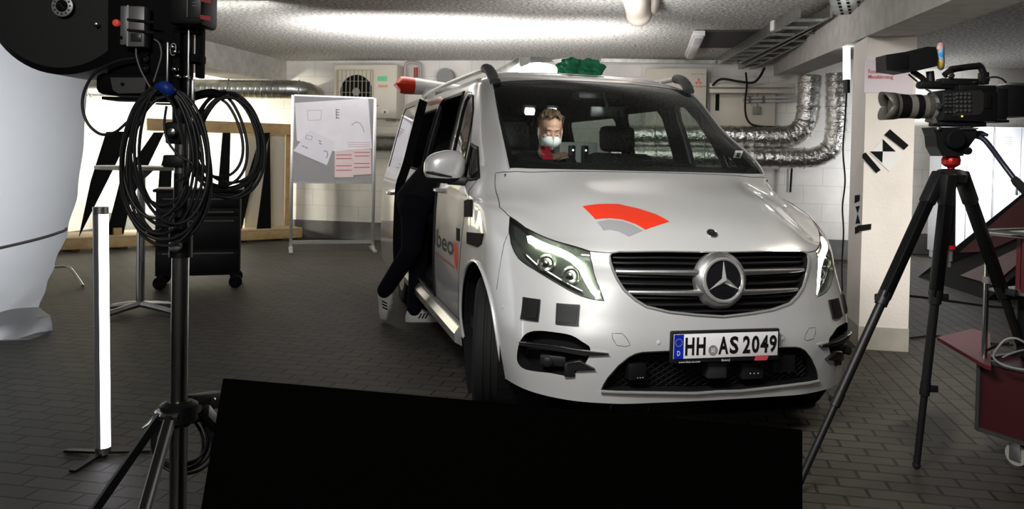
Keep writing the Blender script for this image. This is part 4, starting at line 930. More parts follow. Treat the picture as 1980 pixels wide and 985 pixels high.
A, B = ceil_pt(1162, 117, .05), ceil_pt(1416, 121, .05); mb = MB(); mb.beam(A, B, .06, .05); o = base_origin(mb.build('conduit', 'galv', smooth=False)); tag(o, 'long grey metal conduit along the ceiling edge above the van', 'conduit')
def tray(A, B, wdt, h, label, rungs, slots=False):
    A, B = Vector(A), Vector(B); t = thing('cable_tray', label, 'cable tray', (A+B)/2, 0, 'cable trays under the ceiling'); d = (B-A).normalized(); x = d.cross(EZ).normalized()
    mb = MB()
    for s_ in (-1, 1): mb = MB(); mb.beam(A+x*s_*wdt/2, B+x*s_*wdt/2, .02, h); mb.build('side_rail', 'galv', t, world=True, smooth=False)
    mb = MB()
    if slots: mb.beam(A-EZ*h/2, B-EZ*h/2, wdt, .008)
    if slots: mb.build('tray_floor', 'galv', t, world=True, smooth=False)
    else:
        for k in range(rungs): mb = MB(); q = A.lerp(B, (k+.5)/rungs)-EZ*h*.4; mb.beam(q-x*wdt/2, q+x*wdt/2, .05, .02); mb.build('rung', 'galv', t, world=True, smooth=False)
    for k in range(2):
        q = A.lerp(B, .25+.5*k)
        mb = MB(); mb.cyl(q, (q.x, q.y, CEIL), .008, 8); mb.build('hanger_rod', 'steel', t, world=True)
    if slots:
        n = int((B-A).length/.12)
        for k in range(n):
            for s_ in (-.32, -.12, .12, .32): mb = MB(); mb.beam(A.lerp(B, (k+.25)/n)+x*s_*wdt-EZ*(h/2+.006), A.lerp(B, (k+.7)/n)+x*s_*wdt-EZ*(h/2+.006), .022, .006); mb.build('slot', 'matte', t, world=True, smooth=False)
    return t
tray(at(1577, 22, 7.0), at(1408, 118, 11.4), .26, .10, 'long grey cable tray hanging from the ceiling left of the right beam', 9)
tray(at(1655, 18, 6.5), at(1640, -60, 5.3), .30, .07, 'slotted cable tray at the top edge of the photo near the pillar', 5, True)
tray(at(1586, 50, 7.9), at(1440, 128, 11.6), .16, .09, 'narrow lower cable tray running beside the right beam', 7)
t = thing('ceiling_sensor', 'small white box with a wire fixed on the side of the long cable tray', 'sensor', at(1500, 50, 8.0)); mb = MB(); mb.box(at(1500, 50, 8.0), (.09, .09, .10), None, .01); mb.build('box', 'white', t, world=True)
mb = MB(); mb.tube(smooth_path([at(1505, 40, 8.0), at(1512, 28, 8.0), at(1524, 26, 8.0), at(1535, 34, 7.9)], 5), .008, 8); mb.build('wire', mat('copper_wire', (.25, .12, .06), .5), t, world=True)
# hanging tube lamp left of the pillar and its cable
c = at(1637, 108, 6.75); t = thing('tube_lamp', 'glowing tube lamp hanging upright beside the left face of the pillar', 'lamp', at(1637, 158, 6.75))
mb = MB(); mb.tube([at(1637, 154, 6.75), at(1637, 63, 6.75)], .027, 20); mb.build('tube', mat('lamp_glow_tube', (1, 1, 1), .5, emit=(.97, 1, .98), estr=9), t, world=True)
mb = MB(); mb.cyl(at(1637, 180, 6.75), at(1637, 154, 6.75), .026, 16); mb.build('handle', 'black', t, world=True); mb = MB(); mb.cyl(at(1637, 63, 6.75), at(1637, 56, 6.75), .027, 16); mb.torus(at(1637, 53, 6.75), .016, .004, (0, 1, 0), 16, 6); mb.build('hook_cap', 'galv', t, world=True)
mb = MB(); mb.tube(smooth_path([at(1637, 180, 6.75), at(1634, 230, 6.8), at(1630, 290, 6.85), at(1634, 350, 6.85), at(1629, 400, 6.9), at(1631, 450, 6.9), at(1628, 520, 6.95), on_floor(1630, 640, .012), on_floor(1620, 652, .012)], 6), .007, 8); o = base_origin(mb.build('cable', 'rubber')); tag(o, 'thin black cable hanging from the tube lamp down beside the pillar', 'cable')
# ---------------------------------------------------------------- pillar: sign, targets, tapes
PF = PV0-.004
def on_pillar(u, v, off=.0): return on_wall(u, v, PF-off)
def pill_poly(name, px, m, off, th=.0015):
    mb = MB(); mb.prism([on_pillar(u, v, off) for u, v in px], EV*th); return mb.build(name, m, smooth=False)
o = tag(base_origin(pill_poly('paper_sign', [(1672, 115), (1766, 116), (1765, 181), (1671, 179)], mat('sign_paper', (.74, .66, .72), .7), .001)), 'white paper sign with two red printed lines taped high on the pillar', 'sign')
mb = MB(); letters(mb, 'Reserviert', on_pillar(1679, 142, .004)-o.location, EU, EZ, .135, .030, .0); letters(mb, 'Messfahrzeug', on_pillar(1679, 154.5, .004)-o.location, EU, EZ, .165, .036, .01); mb.build('lettering', mat('sign_red', (.55, .06, .07), .6), o, smooth=False)
o = tag(base_origin(pill_poly('target_sheet', [(1708, 268), (1747, 304), (1720, 332), (1682, 296)], 'white', .001)), 'square black and white bow-tie target taped diagonally on the pillar front', 'target')
cx, cy_ = 1707, 292
for px in ([(1707, 269), (1732, 293), (1707, 293)], [(1682, 293), (1707, 293), (1706, 315)]):
    mb = MB(); mb.prism([on_pillar(u, v, .004)-o.location for u, v in px], EV*.001); mb.build('black_quarter', 'matte', o, smooth=False)
tag(base_origin(pill_poly('tape_strip', [(1721, 250), (1757, 281), (1748, 290), (1710, 261)], 'matte', .003)), 'black tape strip along the upper edge of the diagonal target', 'tape', 'black tapes on the pillar')
tag(base_origin(pill_poly('tape_strip', [(1674, 295), (1703, 329), (1694, 335), (1667, 305), (1668, 298)], 'matte', .003)), 'black tape strip along the lower edge of the diagonal target', 'tape', 'black tapes on the pillar')
def on_side(u, v, off=.0):                  # left face of the pillar
    d = view_ray(u, v); n = EU; U0 = PU0-.0045-off; return EYE + d*(U0/d.dot(n))
def side_poly(name, px, m, off=.0): mb = MB(); mb.prism([on_side(u, v, off) for u, v in px], EU*.0015); return base_origin(mb.build(name, m, smooth=False))
tag(side_poly('tape_strip', [(1653, 378), (1662, 377), (1661, 389), (1652, 394)], 'matte'), 'small black tape piece on the left face of the pillar above the narrow target', 'tape', 'black tapes on the pillar')
o = tag(side_poly('target_sheet', [(1652, 393), (1663, 390), (1664, 436), (1652, 440)], 'white'), 'narrow looking bow-tie target on the left face of the pillar', 'target')
for px in ([(1654, 400), (1662, 398), (1658, 413)], [(1658, 414), (1663, 432), (1654, 433)]): mb = MB(); mb.prism([on_side(u, v, .003)-o.location for u, v in px], EU*.001); mb.build('black_quarter', 'matte', o, smooth=False)
mb = MB(); mb.prism([on_side(1653, 440, .003), on_side(1660.5, 436, .003), on_side(1660.5, 448, .003), on_side(1653, 453, .003)], EU*.0015); mb.prism([on_pillar(1661, 436, .003), on_pillar(1685, 433, .003), on_pillar(1684, 444, .003), on_pillar(1661, 448, .003)], EV*.0015); o = base_origin(mb.build('tape_strip', 'matte', smooth=False)); tag(o, 'black tape strip wrapped round the pillar edge below the narrow target', 'tape', 'black tapes on the pillar')
# ---------------------------------------------------------------- lockers
M['locker'] = mat('locker_enamel', (.62, .64, .68), .35, .1)
def locker(u0, u1, label):
    a = room(u0, 12.42); t = thing('locker', label, 'locker', a, -RY, 'steel lockers in the recess'); L = u1-u0; H_ = 1.86
    mb = MB(); mb.box((L/2, .25, .05+H_/2), (L, .5, H_-.10)); mb.box((L/2, .25, .05), (L-.04, .44, .10)); mb.build('body', 'locker', t, smooth=False)
    for k in range(2):
        mb = MB(); x = L*(k+.5)/2; mb.box((x, -.008, .08+H_/2), (L/2-.012, .02, H_-.18), None, .003); d = mb.build('door', 'locker', t)
        mb = MB(); 
        for z in (1.60, 1.63, 1.66, 1.69, 1.72): mb.box((x, -.019, z), (.10, .004, .010))
        mb.build('vent_slot', 'grey', d); mb = MB(); mb.box((x+.13*(1 if k == 0 else -1), -.025, .98), (.025, .02, .09), None, .005); mb.build('latch', 'black', d)
    return t
locker(3.62, 4.28, 'pale grey steel locker standing first from the pillar'); locker(4.29, 4.95, 'pale grey steel locker standing second from the pillar'); locker(4.96, 5.62, 'pale grey steel locker at the right edge of the row')
# ================================================================== LEFT SIDE
# ---------------------------------------------------------------- large white plastic sheet and its rope
M['sheet'] = mat('white_plastic_sheet', (.70, .72, .74), .55, noise=.04, nscale=3, bump=.12, bscale=5, sheen=.2)
nt_ = M['sheet'].node_tree; tl_ = nt_.nodes.new('ShaderNodeBsdfTranslucent'); tl_.inputs[0].default_value = (.78, .80, .83, 1); mx_ = nt_.nodes.new('ShaderNodeMixShader'); mx_.inputs[0].default_value = .5
nt_.links.new(nt_.nodes['Principled BSDF'].outputs[0], mx_.inputs[1]); nt_.links.new(tl_.outputs[0], mx_.inputs[2]); nt_.links.new(mx_.outputs[0], nt_.nodes['Material Output'].inputs[0])
prof = [(0, -3.32, 6.00), (.05, -3.33, 6.02), (.10, -3.36, 6.05), (.15, -3.49, 6.12), (.3, -3.48, 6.2), (.45, -3.445, 6.25), (.7, -3.375, 6.3), (1.0, -3.30, 6.3), (1.4, -3.255, 6.3), (1.9, -3.23, 6.3), (2.4, -3.22, 6.3), (CEIL, -3.22, 6.3)]
pz_ = [p[0] for p in prof]
def sheet(i, j):
    z = (CEIL-.01)*(j**1.25); k = min(max(np.searchsorted(pz_, z, 'right')-1, 0), len(prof)-2); q = (z-pz_[k])/(pz_[k+1]-pz_[k]); q = q*q*(3-2*q)
    X = prof[k][1]*(1-q)+prof[k+1][1]*q; Y = prof[k][2]*(1-q)+prof[k+1][2]*q
    # plan: from far left in front, round the right-hand edge, to the back
    if i < .72: t = i/.72; px = -6.6+(X+6.6)*(1-(1-t)**1.6); py = 4.75+(Y-4.75)*t**2.2
    else: t = (i-.72)/.28; px = X-2.2*t; py = Y+1.2*t
    low = max(0, 1-z/.5); f = .008*math.sin(i*46+z*.8)+.012*math.sin(i*19-z*1.5)+low*low*(.04*math.sin(i*31+z*14)+.03*math.sin(i*70-z*20))
    return (px+f*.6, py-f*.8, max(0.004, z + low*.02*math.sin(i*40)))
mb = MB(); mb.grid(sheet, 220, 70); o = mb.build('plastic_sheet', 'sheet', ); base_origin(o); tag(o, 'huge white plastic sheet hanging from ceiling to floor at the left edge', 'sheet')
rp = []
for k in range(30):
    i = .30+.46*k/29; z = .80-.33*(1-k/29)**.6; j = (z/CEIL)**(1/1.25); p = Vector(sheet(i, j)); rp.append(p+Vector((.012, -.022, 0)))
mb = MB(); mb.tube(smooth_path(rp, 3), .011, 8); o = base_origin(mb.build('rope', mat('grey_rope', (.34, .34, .33), .8))); tag(o, 'grey rope tied round the white plastic sheet', 'rope')
# bent metal foot peeking out behind the sheet
mb = MB(); mb.tube(smooth_path([at(70, 520, 8.0), at(118, 515, 8.0), at(132, 517, 8.0), at(142, 527, 7.97), on_floor(160, 553, .014)], 5), .014, 10); o = base_origin(mb.build('chair_leg', 'steel')); tag(o, 'bent chrome tube foot on the paving beside the white sheet', 'chair')
# ---------------------------------------------------------------- tube light on a small tripod foot
b = on_floor(199, 884); t = thing('tube_light', 'tall upright glowing tube light standing on a small black foot', 'light', b)
mb = MB(); H0, H1 = .03, 1.075; r = .031
n = 24; V = []
lean = Vector((-.020, 0, 0))
def tub(a0, a1, rr, z0, z1, k=16):
    m_ = MB(); V = []
    for z in (z0, z1):
        for q in range(k+1): a = a0+(a1-a0)*q/k; V.append(Vector((rr*math.cos(a), rr*math.sin(a), z))+lean*(z/1.07))
    m_._add(V, [(q, q+1, k+2+q, k+1+q) for q in range(k)] + [tuple(range(k+1)), tuple(range(2*k+1, k, -1))]); return m_
D = math.radians(4)              # direction the diffuser faces
tub(D-1.45, D+1.45, r, H0+.015, H1-.02).build('diffuser', mat('tube_glow', (1, 1, 1), .5, emit=(.93, .91, 1.0), estr=7), t)
tub(D+1.45, D+2*PI-1.45, r, H0+.015, H1-.02).build('housing', mat('tube_back', (.42, .42, .46), .4, .3), t)
mb = MB(); mb.cyl(Vector((0, 0, H1-.02))+lean, Vector((0, 0, H1+.01))+lean, r+.001, 24); mb.build('end_cap', 'alu', t); mb = MB(); mb.cyl((0, 0, H0-.015), (0, 0, H0+.015), r+.001, 24); mb.build('end_cap', 'alu', t)
mb = MB()
for a in (-1.75, .35, 2.9): mb.beam((0, 0, .022), (.19*math.cos(a), .19*math.sin(a), .008), .03, .010); 
mb.cyl((0, 0, 0.004), (0, 0, .03), .02)
mb.build('foot', 'black', t)
# ---------------------------------------------------------------- bar table
b = on_floor(271, 606); t = thing('bar_table', 'high round bar table with steel column behind the cable coils', 'table', b)
mb = MB(); mb.lathe([(.335, 1.165), (.345, 1.168), (.345, 1.192), (.335, 1.195), (0, 1.195)], n=48); mb.build('table_top', mat('table_edge', (.55, .55, .50), .3, .5), t)
mb = MB(); mb.cyl((0, 0, .05), (0, 0, 1.165), .032, 24); mb.lathe([(.032, 1.1), (.09, 1.16), (.09, 1.166)], n=24); mb.build('column', 'steel', t)
for a in (-2.15, -.25, 1.2, 2.75):
    mb = MB(); d = Vector((math.cos(a), math.sin(a), 0)); mb.tube([d*.02+EZ*.075, d*.16+EZ*.055, d*.30+EZ*.03, d*.345+EZ*.014], [.034, .03, .026, .014], 12, flat=.8); mb.build('leg', 'alu', t)
# ---------------------------------------------------------------- black trolley
b = on_floor(378, 560); t = thing('trolley', 'black box trolley on casters standing on the paving behind the light stand', 'trolley', b, .30)
Lx, Ly, z0, z1 = .76, .46, .13, .93
mb = MB(); mb.box((.02, .23, (z0+z1)/2), (Lx, Ly, z1-z0), None, .01); mb.build('body', mat('trolley_black', (.008, .008, .010), .5), t)
mb = MB(); mb.box((.02, .22, z1+.012), (Lx+.05, Ly+.05, .03), None, .01); mb.build('top_tray', 'black', t)
for z_, h_ in ((.83, .12), (.73, .07), (.53, .30), (.26, .22)):
    mb = MB(); mb.box((.02, -.004, z_), (Lx-.03, .012, h_-.012), None, .004); d = mb.build('drawer', 'black', t); mb = MB(); mb.box((.02, -.014, z_+h_/2-.025), (Lx-.12, .016, .014), None, .004); mb.build('pull', 'grey', d)
for x in (-.32, .36):
    for y in (.03, .43):
        mb = MB(); mb.cyl((x, y-.018, .062), (x, y+.018, .062), .062, 24); c = mb.build('caster', 'rubber', t); mb = MB(); mb.box((x, y, .112), (.05, .055, .045), None, .006); mb.cyl((x, y-.026, .062), (x, y+.026, .062), .012); mb.build('fork', 'black', c)
mb = MB(); tb = t.matrix_basis
for k in range(3): mb.cur = 0; mb.box(tb @ Vector((.12+.05*k, .1+.06*k, z1+.031+.004*k)), (.22, .14, .004), Matrix.Rotation(.3*k, 3, 'Z'))
o = base_origin(mb.build('paper_stack', 'white', smooth=False)); tag(o, 'few white sheets lying on the black trolley', 'paper')
# ---------------------------------------------------------------- timber frame with black fins
FA, FB = Vector((-6.2, 9.96, 0)), Vector((-3.16, 12.52, 0)); FD = (FB-FA).normalized(); FN = Vector((-FD.y, FD.x, 0)); FANG = math.atan2(FD.y, FD.x)
def on_frame(u, v, back=.0):
    d = view_ray(u, v); p0 = FA+FN*back; return EYE + d*((p0-EYE).dot(FN)/d.dot(FN))
t = thing('timber_frame', 'pine timber frame with a low platform and a long beam along the back wall', 'frame', FA, FANG)
LF = (FB-FA).length
mb = MB(); mb.box((LF/2, .38, .165), (LF, .76, .03), None, .004); mb.build('deck', mat('plywood', (.55, .42, .24), .6, noise=.1, nscale=5), t)
mb = MB(); mb.box((LF/2, .02, .09), (LF, .04, .12), None, .003); mb.build('fascia', 'wood', t)
for k in range(7): mb = MB(); mb.box((.3+k*.58, .36, .075), (.09, .6, .15)); mb.build('joist', 'wood', t)
a = on_frame(283, 243, .35); bq = on_frame(600, 243, .35); inv = t.matrix_basis.inverted(); xa, xb = (inv @ a).x, (inv @ bq).x; zb = 1.665
mb = MB(); mb.box(((xa+xb)/2, .35, zb), (xb-xa, .06, .17), None, .003); mb.build('top_beam', 'wood', t)
for u in (559,):
    x = (inv @ on_frame(u, 340, .35)).x; mb = MB(); mb.box((x, .40, .18+.70), (.07, .05, 1.40), None, .003); mb.build('post', 'wood' if u != 288 else 'wood', t)
p0, p1 = on_frame(476, 340, .36), on_frame(553, 340, .36); x0, x1 = (inv @ p0).x, (inv @ p1).x
mb = MB(); mb.box(((x0+x1)/2, .41, .18+.70), (x1-x0, .02, 1.40)); mb.build('cream_panel', mat('cream_board', (.68, .63, .50), .6), t)
for (u, v) in ((228, 437), (509, 428)):
    p = inv @ on_frame(u, v, .12); mb = MB(); mb.box((p.x, .16, .225), (.10, .10, .09), None, .003); mb.build('wood_block', 'wood', t)
fins = [([(206, 255), (262, 254), (247, 268), (224, 318), (153, 444), (176, 350)], 'leftmost black fin tapering to a point on the timber platform', .05),
        ([(298, 256), (318, 256), (252, 392), (239, 447), (206, 452), (232, 352)], 'broad black fin behind the tube light and the bar table column', .18),
        ([(318, 300), (334, 300), (327, 447), (300, 449), (309, 330)], 'black fin behind the bar table and the stand pole', .22),
        ([(431, 257), (446, 257), (443, 368), (422, 430), (412, 430), (424, 340)], 'black fin rising straight behind the black trolley', .16),
        ([(506, 257), (523, 257), (482, 380), (468, 440), (452, 440), (470, 370)], 'slanted black fin behind the right cable coil', .22),
        ([(522, 258), (524, 432), (497, 436), (512, 330)], 'narrow black fin beside the cream panel at the right end', .10)]
for px, lab, back in fins:
    P = [on_frame(u, v, back) for u, v in px]; zmin = min(p.z for p in P); P = [Vector((p.x, p.y, max(p.z, .181) if p.z > .30 else .181)) for p in P]
    mb = MB(); mb.prism(P, FN*.02); o = base_origin(mb.build('black_fin', 'matte', smooth=False)); tag(o, lab, 'fin', 'black fins on the timber platform')
# ---------------------------------------------------------------- pin board on feet, with papers
BL_, BR_ = Vector((-2.906, 10.918, 0)), Vector((-1.872, 11.215, 0)); BD = (BR_-BL_).normalized(); BN = Vector((-BD.y, BD.x, 0)); BANG = math.atan2(BD.y, BD.x); BW = (BR_-BL_).length
t = thing('pin_board', 'grey pin board on an aluminium frame with papers pinned to it', 'board', BL_, BANG)
mb = MB(); mb.box((BW/2, 0, 1.50), (BW-.02, .03, 1.14)); mb.build('panel', mat('felt_grey', (.30, .30, .31), .9, noise=.05, nscale=60), t)
for x in (0, BW):
    mb = MB(); mb.box((x, 0, 1.04), (.042, .04, 2.08), None, .004); mb.build('post', 'alu', t)
    mb = MB(); mb.beam((x, -.28, .022), (x, .28, .022), .05, .04, bev=.006); mb.box((x, 0, .05), (.05, .08, .03)); mb.build('foot', 'alu', t)
mb = MB(); mb.box((BW/2, 0, .13), (BW-.04, .03, .045)); mb.build('cross_bar', 'alu', t); mb = MB(); mb.box((BW/2, 0, 2.075), (BW-.04, .036, .02)); mb.box((BW/2, 0, .925), (BW-.04, .036, .02)); mb.build('panel_rail', 'alu', t)
def on_board(u, v, off): d = view_ray(u, v); p0 = BL_-BN*(.016+off); return EYE + d*((p0-EYE).dot(BN)/d.dot(BN))
def bl(P, a, b, wd, o, off): q, w_ = on_board(*a, off), on_board(*b, off); P.beam(q-o.location, w_-o.location, wd, .001, up=BN)
def paper(px, off, m, lab):
    mb = MB(); mb.prism([on_board(u, v, off) for u, v in px], -BN*.001); o = base_origin(mb.build('pinned_paper', m, smooth=False)); return tag(o, lab, 'paper', 'papers on the pin board')
M['ink'] = mat('pencil_ink', (.22, .22, .25), .7); M['pinkpaper'] = mat('form_paper', (.70, .58, .58), .8); M['formred'] = mat('form_red', (.45, .05, .07), .7)
o = paper([(570, 199), (712, 190), (719, 287), (648, 293), (574, 272)], .002, 'paper', 'large white paper with faint sketches covering the top of the pin board')
mb = MB(); q = [(594, 214), (622, 213), (620, 232), (596, 233)]; [bl(mb, q[k], q[(k+1) % 4], .006, o, .0045) for k in range(4)]; mb.build('drawn_rectangle', mat('faint_ink', (.42, .42, .46), .7), o)
mb = MB(); [bl(mb, (649, y), (656, y+.5), .012, o, .0045) for y in (212, 217, 222, 228)]; bl(mb, (650, 211), (651, 230), .010, o, .0045); mb.build('drawn_figure', 'ink', o)
mb = MB(); arc = [(680, 242), (688, 236), (696, 238), (702, 248), (704, 256)]; [bl(mb, arc[k], arc[k+1], .012, o, .0045) for k in range(4)]; mb.build('drawn_arc', mat('faint_ink', (.42, .42, .46), .7), o)
mb = MB(); [bl(mb, (672, y), (716, y-1), .005, o, .0045) for y in (276, 280, 284)]; mb.build('notes', mat('notes_red', (.5, .3, .35), .7), o)
o = paper([(599, 251), (649, 275), (632, 320), (567, 292)], .006, mat('second_paper', (.72, .71, .78), .8), 'tilted white paper with small sketches pinned over the large one')
mb = MB(); q = [(592, 261), (604, 264), (602, 271), (591, 268)]; [bl(mb, q[k], q[(k+1) % 4], .005, o, .0085) for k in range(4)]; mb.build('drawn_rectangle', 'ink', o)
mb = MB(); [bl(mb, (x, y), (x+5, y+2), .012, o, .0085) for x, y in ((584, 282), (590, 285), (616, 272), (617, 277))]; mb.build('drawn_figure', 'ink', o)
mb = MB(); arc = [(626, 292), (632, 293), (634, 300), (631, 306)]; [bl(mb, arc[k], arc[k+1], .010, o, .0085) for k in range(3)]; mb.build('drawn_arc', 'ink', o)
for px, lab, ys in (([(647, 293), (683, 291), (683, 343), (647, 344)], 'left of the two forms with red lines low on the pin board', ((300, 680, 650), (307, 680, 650), (321, 680, 650), (329.5, 680, 650))), ([(682, 289), (717, 288), (718, 337), (683, 339)], 'right of the two forms with red lines low on the pin board', ((295, 715, 685), (302, 714, 686), (316.5, 715, 685), (324, 715, 685)))):
    o = paper(px, .009, 'pinkpaper', lab)
    for y, b_, a_ in ys: mb = MB(); bl(mb, (a_, y), (b_, y-.3), .009, o, .0115); mb.build('red_line', 'formred', o)
# ---------------------------------------------------------------- LED lamp and green bundle on the van's roof
rp0 = at(1040, 146, 6.4); t = thing('roof_lamp', 'bright lamp with open barn doors lying on the van roof', 'lamp', (rp0.x, rp0.y, 1.925))
mb = MB(); mb.box(rp0+Vector((.05, .36, .03)), (.30, .22, .12), Matrix.Rotation(-.3, 3, 'X'), .03); mb.build('housing', 'black', t, world=True)
mb = MB(); mb.grid(lambda i, j: at(1003+74*i, 143-22*j*(1-.35*(2*i-1)**2), 6.40+.10*j), 12, 6); mb.build('lens', 'glow', t, world=True)
mb = MB(); mb.prism([at(953, 139, 6.2), at(1003, 111, 6.45), at(1005, 140, 6.45)], (0, .006, 0)); mb.build('barn_door', 'galv', t, world=True, smooth=False)
mb = MB(); mb.prism([at(1003, 111, 6.5), at(1026, 110, 6.5), at(1022, 124, 6.42), at(1007, 130, 6.4)], (0, .006, 0)); mb.build('barn_door', 'white', t, world=True, smooth=False)
mb = MB(); mb.prism([at(1024, 110, 6.62), at(1068, 112, 6.62), at(1072, 120, 6.5), at(1022, 122, 6.5)], (0, .006, 0)); mb.build('barn_door', 'grey', t, world=True, smooth=False)
mb = MB(); mb.prism([at(1066, 116, 6.5), at(1096, 112, 6.62), at(1098, 117, 6.62), at(1078, 124, 6.45)], (0, .006, 0)); mb.build('barn_door', 'alu', t, world=True, smooth=False)
mb = MB(); g0 = at(1122, 130, 6.35)
def lump(c, r, s_): 
    def fn(i, j):
        th, ph = 2*PI*i, -PI/2+PI*j; k = 1+.22*math.sin(3*th+s_)*math.cos(ph)+.13*math.sin(7*th+5*ph+s_)+.1*math.sin(9*ph+2*th)
        return Vector(c)+Vector((math.cos(th)*math.cos(ph)*r*1.15*k, math.sin(th)*math.cos(ph)*r*.8*k, math.sin(ph)*r*.8*k))
    mb.grid(fn, 40, 20)
lump(at(1105, 131, 6.35), .085, 0.); lump(at(1138, 133, 6.33), .085, 2.); lump(at(1122, 136, 6.33), .06, 4.)
o = base_origin(mb.build('cloth_bundle', mat('green_cloth', (.012, .20, .085), .75, noise=.3, nscale=14))); tag(o, 'crumpled green cloth bundle on the van roof beside the bright lamp', 'cloth')
# ================================================================== LIGHT STAND WITH LAMP, FOREGROUND LEFT
YS = 1.9
def S(u, v, dy=0.0): return at(u, v, YS+dy)
PX = S(347, 700).x; PY = YS
def zz(v): return S(347, v).z
M['standsteel'] = mat('stand_chrome', (.55, .55, .52), .22, 1.)
t = thing('light_stand', 'tall steel light stand with black clamps in the left foreground', 'stand', (PX, PY, 0))
def sec(name, v0, v1, r, m, n=24): mb = MB(); mb.cyl((0, 0, zz(v0)), (0, 0, zz(v1)), r, n); return mb.build(name, m, t)
mb = MB(); mb.cyl((0, 0, .08), (0, 0, zz(490)), .0195, 28); mb.build('lower_pole', 'standsteel', t)
c = sec('clamp_collar', 497, 440, .026, 'black'); mb = MB(); kp = S(337, 477, -.03)-Vector((PX, PY, 0)); mb.lathe([(.0, 0), (.013, .001), (.0155, .006), (.0155, .02), (.010, .03)], kp, (0, 1, 0), 20); mb.build('bolt', 'alu', c)
sec('middle_pole', 440, 335, .017, 'black'); sec('riser', 335, 272, .0165, 'standsteel')
mb = MB(); mb.box((-.012, 0, (zz(300)+zz(325))/2), (.05, .04, zz(300)-zz(325)), None, .005); mb.build('clamp', 'black', t)
mb = MB(); mb.cyl((-.004, 0, zz(275)), (-.004, 0, zz(190)), .018, 20); mb.box((-.006, 0, zz(258)), (.048, .05, .05), None, .006); c = mb.build('upper_sleeve', 'black', t)
mb = MB(); mb.lathe([(.009, 0), (.009, .02), (.0, .022)], (-.006, -.027, zz(257)), (0, -1, 0), 14); mb.build('bolt', 'steel', c)
zc = zz(797)
mb = MB(); mb.lathe([(.03, -.025), (.042, -.018), (.042, .018), (.03, .025)], (0, 0, zc), n=20); mb.cyl((0, 0, zz(822)), (0, 0, zz(775)), .027, 20); col_ = mb.build('leg_spider', 'black', t)
for k, (fx, fy) in enumerate(((-1.20, 1.52), (-.80, 1.38), (-.42, 2.55))):
    f = Vector((fx-PX, fy-PY, .012)); d = Vector((f.x, f.y, 0)).normalized(); a = d*.04+EZ*zc
    mb = MB(); mb.beam(a, f, .024, .012, up=EZ); lg = mb.build('leg', 'alu' if k == 1 else 'black', t)
    mb = MB(); mb.beam(a+Vector((0, -.005, .004)), f+Vector((0, -.005, .004)), .013, .012, up=EZ); mb.build('leg_channel', 'black', lg); mb = MB(); mb.sphere(f, .02, 6); mb.build('rubber_foot', 'rubber', lg)
    mb = MB(); b_ = a.lerp(f, .45); mb.beam(EZ*.16+d*.02, b_, .014, .008, up=EZ); mb.build('brace', 'steel', lg)
    mb = MB(); mb.cyl(a+d.cross(EZ)*.02, a-d.cross(EZ)*.02, .010, 10); mb.build('pivot', 'steel', lg)
mb = MB(); mb.lathe([(.025, .07), (.025, .10)], n=20); mb.build('lower_ring', 'black', t)
# hardware of the clamp column under the lamp
base = Vector((PX, PY, 0))
def SB(mb, u0, v0, u1, v1, y=0., th=.03, bev=.003):
    a, b = S(u0, v0), S(u1, v1); mb.box(((a.x+b.x)/2, YS+y, (a.z+b.z)/2), (abs(b.x-a.x), th, abs(a.z-b.z)), None, bev); return mb
mb = MB(); SB(mb, 338, 57, 352, 190, 0, .03); SB(mb, 356, 52, 366, 175, .01, .03); SB(mb, 376, 40, 386, 150, .02, .03); SB(mb, 340, 55, 384, 66, .0, .035); SB(mb, 362, 105, 388, 122, .01, .05); c = mb.build('clamp_column', 'matte', t, world=True)
mb = MB(); SB(mb, 333, 85, 336, 165, -.03, .006, .001); SB(mb, 370, 60, 372, 190, -.02, .006, .001); SB(mb, 374, 155, 379, 205, -.01, .012, .002); mb.tube(smooth_path([S(330, 90, -.03), S(330, 102, -.03), S(334, 107, -.03), S(339, 103, -.03), S(340, 88, -.03), S(335, 84, -.03)], 4, True), .0012, 6, closed=True); mb.build('rods', 'alu', c, world=True)
mb = MB()
for (u, v) in ((345, 95), (350, 104), (349, 137), (355, 150), (372, 152)): SB(mb, u-4, v-3, u+4, v+3, -.03, .02, .002)
mb.build('bolts', 'steel', c, world=True)
# ---------------------------------------------------------------- lamp head
L0 = S(140, -5, .06); t = thing('studio_light', 'large black round studio light seen from behind at the top left corner', 'light', L0)
mb = MB(); R = .186; mb.lathe([(R*.0, -.055), (R*.92, -.055), (R, -.04), (R, .10), (R*.95, .11), (0, .11)], L0, (0, 1, 0), 64); mb.build('round_head', mat('lamp_black', (.007, .007, .007), .55), t, world=True)
bc = S(122, 12, -.005); mb = MB(); mb.lathe([(0, .0), (.024, .0), (.0245, -.004), (.0225, -.005), (.0, -.005)], bc, (0, 1, 0), 36); bd = mb.build('badge', mat('badge_silver', (.42, .42, .40), .4, .4), t, world=True)
mb = MB(); mb.lathe([(0, -.0055), (.0135, -.0055), (.0135, -.0065), (0, -.0065)], bc, (0, 1, 0), 28); mb.build('badge_centre', 'matte', bd, world=True)
mb = MB()
for k in range(12): a = 2*PI*k/12; mb.beam(bc+Vector((.0165*math.cos(a), -.0058, .0165*math.sin(a))), bc+Vector((.0205*math.cos(a), -.0058, .0205*math.sin(a))), .003, .001, up=(0, 1, 0))
mb.beam(bc+Vector((-.008, -.0075, .004)), bc+Vector((.006, -.0075, .006)), .004, .001, up=(0, 1, 0)); mb.beam(bc+Vector((.004, -.0075, .006)), bc+Vector((-.004, -.0075, -.006)), .005, .001, up=(0, 1, 0)); mb.beam(bc+Vector((-.004, -.0075, -.005)), bc+Vector((.008, -.0075, -.004)), .004, .001, up=(0, 1, 0))
mb.build('badge_marks', 'black', bd, world=True)
